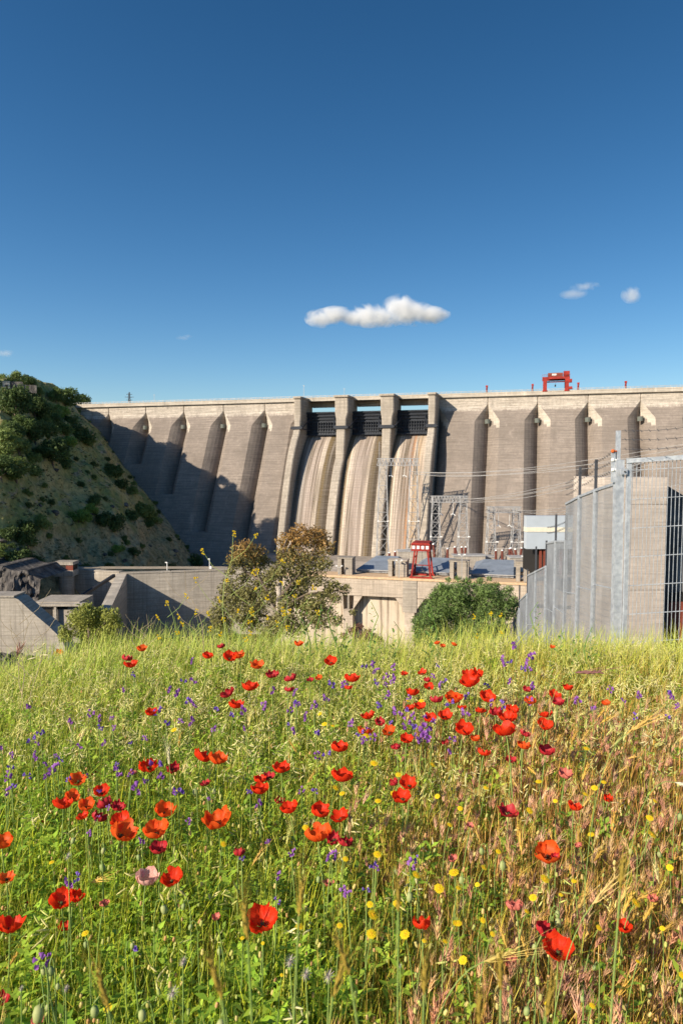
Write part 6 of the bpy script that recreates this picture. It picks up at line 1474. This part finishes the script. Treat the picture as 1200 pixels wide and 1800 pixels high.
for k, a in enumerate([(410, 938, 4.0, 'mustard', 'tallest yellow green mustard stalk rising in front of the orange tree', 386), (452, 1004, 4.2, 'mustard', 'mustard plant with yellow tips leaning right across the tree', 400), (495, 1025, 4.3, 'mustard', 'slim mustard stalk in front of the pale tree trunk', 470),
   (517, 1045, 4.3, 'mustard', 'bright yellow topped mustard right of the pale trunk', 525), (540, 1055, 4.4, 'leafy', 'leafy green weed right of the yellow topped mustard', 532), (590, 1050, 4.4, 'thistle', 'leafy green thistle in front of the left powerhouse wall', 592), (565, 1062, 4.4, 'thistle', 'shorter thistle left of the one by the powerhouse wall', 566),
   (652, 1058, 4.4, 'thistle', 'zigzag thistle in front of the streaked powerhouse wall', 672), (692, 1092, 4.5, 'leafy', 'low leafy weed before the powerhouse column', 690), (755, 1062, 4.5, 'leafy', 'green weed in front of the dark green bush', 758), (862, 1078, 4.6, 'mustard', 'thin upright stalk at the right edge of the green bush', 862),
   (945, 1058, 4.8, 'thistle', 'thin green weed against the stepped mesh fence', 945), (1040, 1102, 4.2, 'thistle', 'stout green thistle left of the gate post', 1038), (985, 1108, 4.4, 'leafy', 'leafy weed at the foot of the tall fence panel', 982), (1010, 1115, 4.3, 'leafy', 'leafy weed between the thistle and the fence panel', 1006),
   (293, 1058, 4.3, 'mustard', 'mustard stalk in front of the grey retaining wall', 300), (325, 1003, 4.2, 'twig', 'long arching pale stalk crossing the retaining wall', 375), (345, 1075, 4.3, 'mustard', 'mustard tip above the grass left of the tree', 352), (245, 1085, 4.4, 'twig', 'dry stalk right of the yellow green bush', 246), (258, 1080, 4.4, 'twig', 'second dry stalk right of the yellow green bush', 257),
   (30, 1058, 3.6, 'twig', 'branched dry stalk at the far left over the weir wall', 50), (60, 1092, 3.6, 'twig', 'short branched dry stalk at the far left', 52), (18, 1085, 3.5, 'twig', 'pale dry stalk nearest the left picture edge', 42), (420, 1075, 4.3, 'mustard', 'low mustard under the orange crown', 425), (470, 1085, 4.2, 'mustard', 'low mustard beside the pale trunk', 465), (610, 1095, 4.5, 'leafy', 'low leafy weed by the left powerhouse column', 608)]):
    weed(*a[:5], seed=k, base_px=a[5])
# single marked grasses
def single_ear(px, py, Y, L_, d, col, tm, label, name='grass_ear'):
    p = P(px, py, Y); tv, tf, tc = tm; r_ = rng(int(px)); d = np.array([d], float); d /= np.linalg.norm(d)
    V = np.einsum('nij,kj->nki', frames(d, r_), tv)[0] * L_
    t = empty(name, p, label, 'grass ear')
    o = link(bpy.data.objects.new('ear', np_mesh('ear', V, tf, M['husk'], tc * np.array(col)))); o.parent = t
    base = Vector((p.x - d[0][0] * .1, Y, g(p.x, Y))) - p; m = MB(); p1 = Vector(tuple(d[0])) * -.14; pts = [p1 * 2 * t_ * (1 - t_) + base * t_ * t_ for t_ in [i_ / 12 for i_ in range(13)]]; m.path(pts, [.0009] * 13, 5); m.build('stem', M['stemg'], t)
single_ear(298, 1345, 1.85, .05, (-.05, 0, 1), (.75, .68, .42), t_barley(5), 'pale cream feathery grass plume standing up in the left field')
single_ear(1010, 1182, 2.6, .10, (1, -.3, .1), (.30, .14, .12), t_barley(6), 'dark purplish awned ear stretching right under the fence')
single_ear(1185, 1375, 1.5, .06, (1, -.1, -.25), (.85, .75, .55), t_barley(7), 'white bristly ear poking in at the right picture edge')
single_ear(1100, 1290, 1.5, .07, (.9, -.1, .7), (.70, .45, .12), t_barley(8), 'golden bristly ear leaning right in the dry grass')
single_ear(1040, 1590, 1.05, .06, (.8, .1, .9), (.72, .50, .18), t_barley(9), 'golden bristly ear leaning right on the lower right')
single_ear(850, 1690, .98, .055, (1, .1, .28), (.70, .52, .15), t_barley(10), 'yellow bristly ear lying almost flat at the lower right')
single_ear(30, 1155, 3.4, .10, (.35, 0, 1), (.55, .33, .26), t_brome(3), 'reddish brown brush grass head at the far left brow')
single_ear(68, 1160, 3.4, .10, (.5, 0, 1), (.62, .56, .32), t_oat(3), 'pale drooping oat head at the far left brow')
# blurred golden ears close to the lens
for k, (px, py, Y, dx_) in enumerate(((435, 1600, .42, -.1), (525, 1560, .44, .12), (615, 1660, .40, -.35), (745, 1700, .45, .05), (390, 1700, .38, -.3), (585, 1700, .42, .3), (880, 1690, .44, .0), (190, 1720, .42, -.3), (70 + 770, 1750, .42, .05), (1090, 1520, .5, .1), (960, 1740, .46, .15), (700, 1560, .52, 0))):
    tv, tf, tc = t_barley(20 + k % 3); p = P(px, py, Y); d = np.array([[dx_, .05, 1.]]); d /= np.linalg.norm(d)
    V = np.einsum('nij,kj->nki', frames(d, rng(k)), tv)[0] * .026
    t = empty('barley_ear', p - Vector((0, 0, .02)), near_label('blurred barley ear', px, py, 'golden out of focus barley ear close up at the bottom'), 'grass ear', 'blurred barley ears at the bottom ' + ('left' if px < 480 else 'middle' if px < 800 else 'right'))
    o = link(bpy.data.objects.new('ear', np_mesh('ear', V, tf, M['husk'], tc * np.array((.42, .30, .05))))); o.parent = t
    m = MB(); m.path([(0, 0, 0), (-dx_ * .05, 0, -.12), (-dx_ * .12, .05, g(p.x, Y) - p.z)], .0008, 5); m.build('stem', M['stemg'], t)

# ------------------------------------------------------------------ trees and bushes near the brow
def big_tree(name, label, Y, clumps, n, size, mat, trunk_pts, r0, barkm, limbs, cat='tree', squash=.4, shell=.3, extra=None):
    """clumps in photo px: (px, py, radius px)"""
    b0 = P(trunk_pts[0][0], trunk_pts[0][1], Y); gz = g(b0.x, Y); base = Vector((b0.x, Y, gz)); t = empty(name, base, label, cat)
    k = Y / FPX; cl = []; rr_ = random.Random(int(Y * 7))
    for px, py, q in clumps:
        c = P(px, py, Y) - base; c.y += rr_.uniform(-1, 1) * q * k * 1.2; cl.append((c.x, c.y, c.z, q * k, q * k * 1.1, q * k * .85))
    V, Fq, c = leaf_cloud(int(Y * 3), cl, n, size, squash, shell)
    r_ = rng(3)
    col = None
    if extra is not None: col = extra(c + np.array(base), r_); col = np.repeat(col, 4, axis=0)
    o = link(bpy.data.objects.new('crown', np_mesh('crown', V, Fq, mat, col))); o.parent = t
    m = MB(); pts = [Vector((0, 0, -.3))] + [P(*p, Y) - base for p in trunk_pts]; m.path(pts, [r0 * (1 - .7 * i / len(pts)) for i in range(len(pts))], 7); m.build('trunk', barkm, t)
    for l in limbs:
        m = MB(); pts = [P(*p, Y) - base for p in l]
        for i, p_ in enumerate(pts): p_.y += .25 * i * rr_.uniform(-1, 1)
        m.path(pts, [r0 * .45 * (1 - .75 * i / len(pts)) for i in range(len(pts))], 5); m.build('limb', M['bark'] if barkm is not M['palebark'] or True else barkm, t)
    return t
M['attrleaf'] = leafmat('eucalyptus_leaves', None, None, .35, .5, attr=True)
def euc(c, r):
    # new orange growth on the outer crowns of the upper branches, dull olive elsewhere
    n = len(c); z = c[:, 2]; ol = np.array((.27, .25, .09)) * r.uniform(.5, 1.4, n)[:, None]; orr = np.array((.40, .23, .07)) * r.uniform(.6, 1.3, n)[:, None]
    zt = P(500, 985, 35).z; f = np.clip((z - zt) / .9 + r.normal(0, .45, n), 0, 1)[:, None]; return ol * (1 - f) + orr * f
big_tree('eucalyptus_tree', 'airy tree with orange tipped crown and pale trunk in front of the powerhouse', 35,
   [(432, 965, 24), (450, 975, 24), (415, 985, 20), (440, 1000, 22), (462, 990, 16), (405, 1005, 12), (425, 1020, 16),
    (530, 945, 30), (505, 955, 24), (555, 950, 28), (572, 965, 20), (515, 980, 30), (545, 990, 30), (570, 990, 18), (495, 1000, 22), (530, 1015, 26), (500, 975, 20), (560, 1020, 18), (585, 1030, 16), (605, 1038, 14), (590, 1050, 12),
    (400, 1060, 28), (385, 1075, 18), (425, 1050, 24), (450, 1070, 24), (470, 1050, 22), (500, 1060, 26), (530, 1065, 26), (555, 1055, 22), (440, 1095, 24), (480, 1098, 26), (520, 1100, 26), (560, 1090, 22), (575, 1070, 14), (395, 1095, 20), (620, 1078, 8), (460, 1030, 28), (520, 1035, 30), (480, 1010, 20), (400, 1035, 22), (430, 1075, 30), (545, 1075, 26), (590, 1085, 16), (380, 1100, 16), (500, 1085, 28), (575, 1045, 16), (435, 1048, 24)],
   27000, .085, M['attrleaf'], [(489, 1130), (489, 1085), (490, 1040), (494, 1010), (503, 975), (512, 950)], .17, M['palebark'],
   [[(490, 1080), (470, 1040), (450, 1005), (440, 970)], [(491, 1050), (520, 1015), (545, 985), (556, 955)], [(490, 1070), (540, 1045), (590, 1040), (612, 1036)], [(490, 1090), (450, 1080), (410, 1070)], [(458, 1020), (430, 1005), (418, 985)], [(500, 985), (498, 965), (506, 945)]], extra=euc)
def yg(c, r): n = len(c); return np.array((.34, .36, .08)) * r.uniform(.55, 1.25, n)[:, None]
big_tree('yellow_green_bush', 'rounded yellow green bush at the left brow before the retaining wall', 15, [(130, 1095, 22), (150, 1080, 24), (165, 1100, 24), (145, 1115, 26), (120, 1115, 16), (172, 1078, 14), (198, 1080, 18), (208, 1095, 14), (190, 1105, 18), (160, 1125, 28), (200, 1120, 20), (152, 1068, 12), (112, 1105, 10)],
   9000, .035, M['attrleaf'], [(160, 1190), (158, 1130), (155, 1090)], .05, M['bark'], [[(158, 1130), (175, 1105), (196, 1085)], [(158, 1130), (140, 1105), (132, 1090)]], 'bush', extra=yg)
def dg(c, r): n = len(c); return np.array((.18, .26, .075)) * r.uniform(.45, 1.5, n)[:, None]
big_tree('dense_green_bush', 'dense dark green feathery bush in front of the powerhouse and fence', 18, [(790, 1060, 40), (830, 1045, 30), (765, 1075, 30), (820, 1080, 40), (860, 1060, 34), (885, 1050, 24), (800, 1035, 22), (850, 1035, 20), (780, 1045, 22), (745, 1085, 18), (735, 1105, 14), (890, 1075, 22), (860, 1090, 30), (790, 1100, 36), (825, 1110, 34), (760, 1105, 26), (905, 1062, 12), (870, 1030, 10), (820, 1022, 9), (775, 1030, 9), (895, 1035, 8), (760, 1048, 9), (842, 1020, 7), (770, 1128, 26), (810, 1135, 32), (850, 1120, 28), (738, 1122, 16), (875, 1105, 20), (730, 1090, 10), (912, 1075, 8), (803, 1016, 7), (788, 1020, 6), (860, 1018, 6)],
   40000, .045, M['attrleaf'], [(815, 1260), (815, 1150), (815, 1080)], .1, M['bark'], [[(815, 1140), (850, 1090), (880, 1060)], [(815, 1150), (780, 1090), (765, 1070)]], 'bush', squash=.22, shell=.45, extra=dg)
def br(c, r): n = len(c); return np.array((.22, .11, .08)) * r.uniform(.5, 1.4, n)[:, None]
big_tree('brown_shrub', 'sparse reddish brown shrub against the streaked powerhouse wall', 26, [(630, 1102, 9), (645, 1112, 12), (620, 1112, 10), (658, 1120, 12), (668, 1125, 9), (604, 1120, 9), (640, 1122, 14)], 1300, .055, M['attrleaf'], [(638, 1230), (638, 1140), (632, 1095)], .04, M['bark'], [[(638, 1150), (655, 1120)], [(638, 1150), (620, 1110)]], 'shrub', extra=br)

# ------------------------------------------------------------------ clouds (small volumes far away)
def cloud(px, py, Y, blobs, dens, label, seed):
    c = P(px, py, Y); t = None
    import bmesh
    bm = bmesh.new()
    blobs = [(x, z * .85, rx, rz * .84) for x, z, rx, rz in blobs]
    for x, z, rx, rz in blobs:
        mt = Matrix.Translation((x, 0, z)) @ Matrix.Diagonal((rx, rx * .8, rz, 1)); bmesh.ops.create_icosphere(bm, subdivisions=3, radius=1, matrix=mt)
    me = bpy.data.meshes.new('cloud'); bm.to_mesh(me); bm.free()
    o = link(bpy.data.objects.new('cloud', me)); o.location = c
    rm = o.modifiers.new('join', 'REMESH'); rm.mode = 'VOXEL'; rm.voxel_size = 9
    b = bpy.data.materials.new('cloud_vapour'); b.use_nodes = True; t = b.node_tree; t.nodes.remove(t.nodes['Principled BSDF'])
    v = t.nodes.new('ShaderNodeVolumePrincipled'); v.inputs['Color'].default_value = (1, 1, 1, 1); v.inputs['Anisotropy'].default_value = .0
    tc = t.nodes.new('ShaderNodeTexCoord'); n = t.nodes.new('ShaderNodeTexNoise'); n.inputs['Scale'].default_value = .013; n.inputs['Detail'].default_value = 9; n.inputs['Roughness'].default_value = .66; n.inputs['Distortion'].default_value = .8
    t.links.new(tc.outputs['Object'], n.inputs['Vector']); s = t.nodes.new('ShaderNodeSeparateXYZ')
    # soft falloff to the edge of each puff
    prev = None
    for x, z, rx, rz in blobs:
        mp = t.nodes.new('ShaderNodeVectorMath'); mp.operation = 'SUBTRACT'; t.links.new(tc.outputs['Object'], mp.inputs[0]); mp.inputs[1].default_value = (x, 0, z)
        dv = t.nodes.new('ShaderNodeVectorMath'); dv.operation = 'DIVIDE'; t.links.new(mp.outputs[0], dv.inputs[0]); dv.inputs[1].default_value = (rx, rx * .8, rz)
        ln = t.nodes.new('ShaderNodeVectorMath'); ln.operation = 'LENGTH'; t.links.new(dv.outputs[0], ln.inputs[0])
        if prev is None: prev = ln.outputs['Value']
        else:
            mn = t.nodes.new('ShaderNodeMath'); mn.operation = 'SMOOTH_MIN'; mn.inputs[2].default_value = .15; t.links.new(prev, mn.inputs[0]); t.links.new(ln.outputs['Value'], mn.inputs[1]); prev = mn.outputs[0]
    a = t.nodes.new('ShaderNodeMath'); a.operation = 'SUBTRACT'; a.inputs[0].default_value = 1.0; t.links.new(prev, a.inputs[1])
    ns = t.nodes.new('ShaderNodeMath'); ns.operation = 'MULTIPLY_ADD'; t.links.new(n.outputs[0], ns.inputs[0]); ns.inputs[1].default_value = 2.6; ns.inputs[2].default_value = -1.38
    a2 = t.nodes.new('ShaderNodeMath'); a2.operation = 'ADD'; t.links.new(a.outputs[0], a2.inputs[0]); t.links.new(ns.outputs[0], a2.inputs[1])
    a3 = t.nodes.new('ShaderNodeMath'); a3.operation = 'MULTIPLY'; a3.use_clamp = False; t.links.new(a2.outputs[0], a3.inputs[0]); a3.inputs[1].default_value = dens
    a4 = t.nodes.new('ShaderNodeMath'); a4.operation = 'MAXIMUM'; t.links.new(a3.outputs[0], a4.inputs[0]); a4.inputs[1].default_value = 0
    t.links.new(a4.outputs[0], v.inputs['Density']); t.links.new(v.outputs[0], t.nodes['Material Output'].inputs['Volume'])
    me.materials.append(b); tag(o, label, 'cloud', kind='stuff')
    return o
k_ = 3000 / 1200.
cloud(660, 556, 3000, [(-95 * k_, -4 * k_, 30 * k_, 20 * k_), (-68 * k_, 2 * k_, 34 * k_, 19 * k_), (-40 * k_, -3 * k_, 30 * k_, 17 * k_), (-12 * k_, 2 * k_, 38 * k_, 26 * k_), (14 * k_, -2 * k_, 34 * k_, 24 * k_), (40 * k_, 14 * k_, 36 * k_, 32 * k_), (64 * k_, 6 * k_, 38 * k_, 27 * k_), (92 * k_, 2 * k_, 34 * k_, 19 * k_), (112 * k_, 3 * k_, 20 * k_, 11 * k_)], .05, 'long puffy white cloud above the spillway', 1)
cloud(1020, 510, 3000, [(-12 * k_, -8 * k_, 26 * k_, 10 * k_), (8 * k_, 7 * k_, 28 * k_, 9 * k_)], .012, 'faint wispy cloud over the crest crane', 2)
cloud(322, 594, 3000, [(0, 0, 16 * k_, 5 * k_), (9 * k_, 3 * k_, 12 * k_, 5 * k_)], .008, 'barely visible thin cloud wisp over the left dam crest', 4)
cloud(10, 621, 3000, [(0, 0, 20 * k_, 8 * k_)], .012, 'faint cloud wisp at the left edge above the hill', 5)
cloud(1109, 518, 3000, [(0, 0, 19 * k_, 19 * k_)], .03, 'small round white cloud at the upper right', 3)
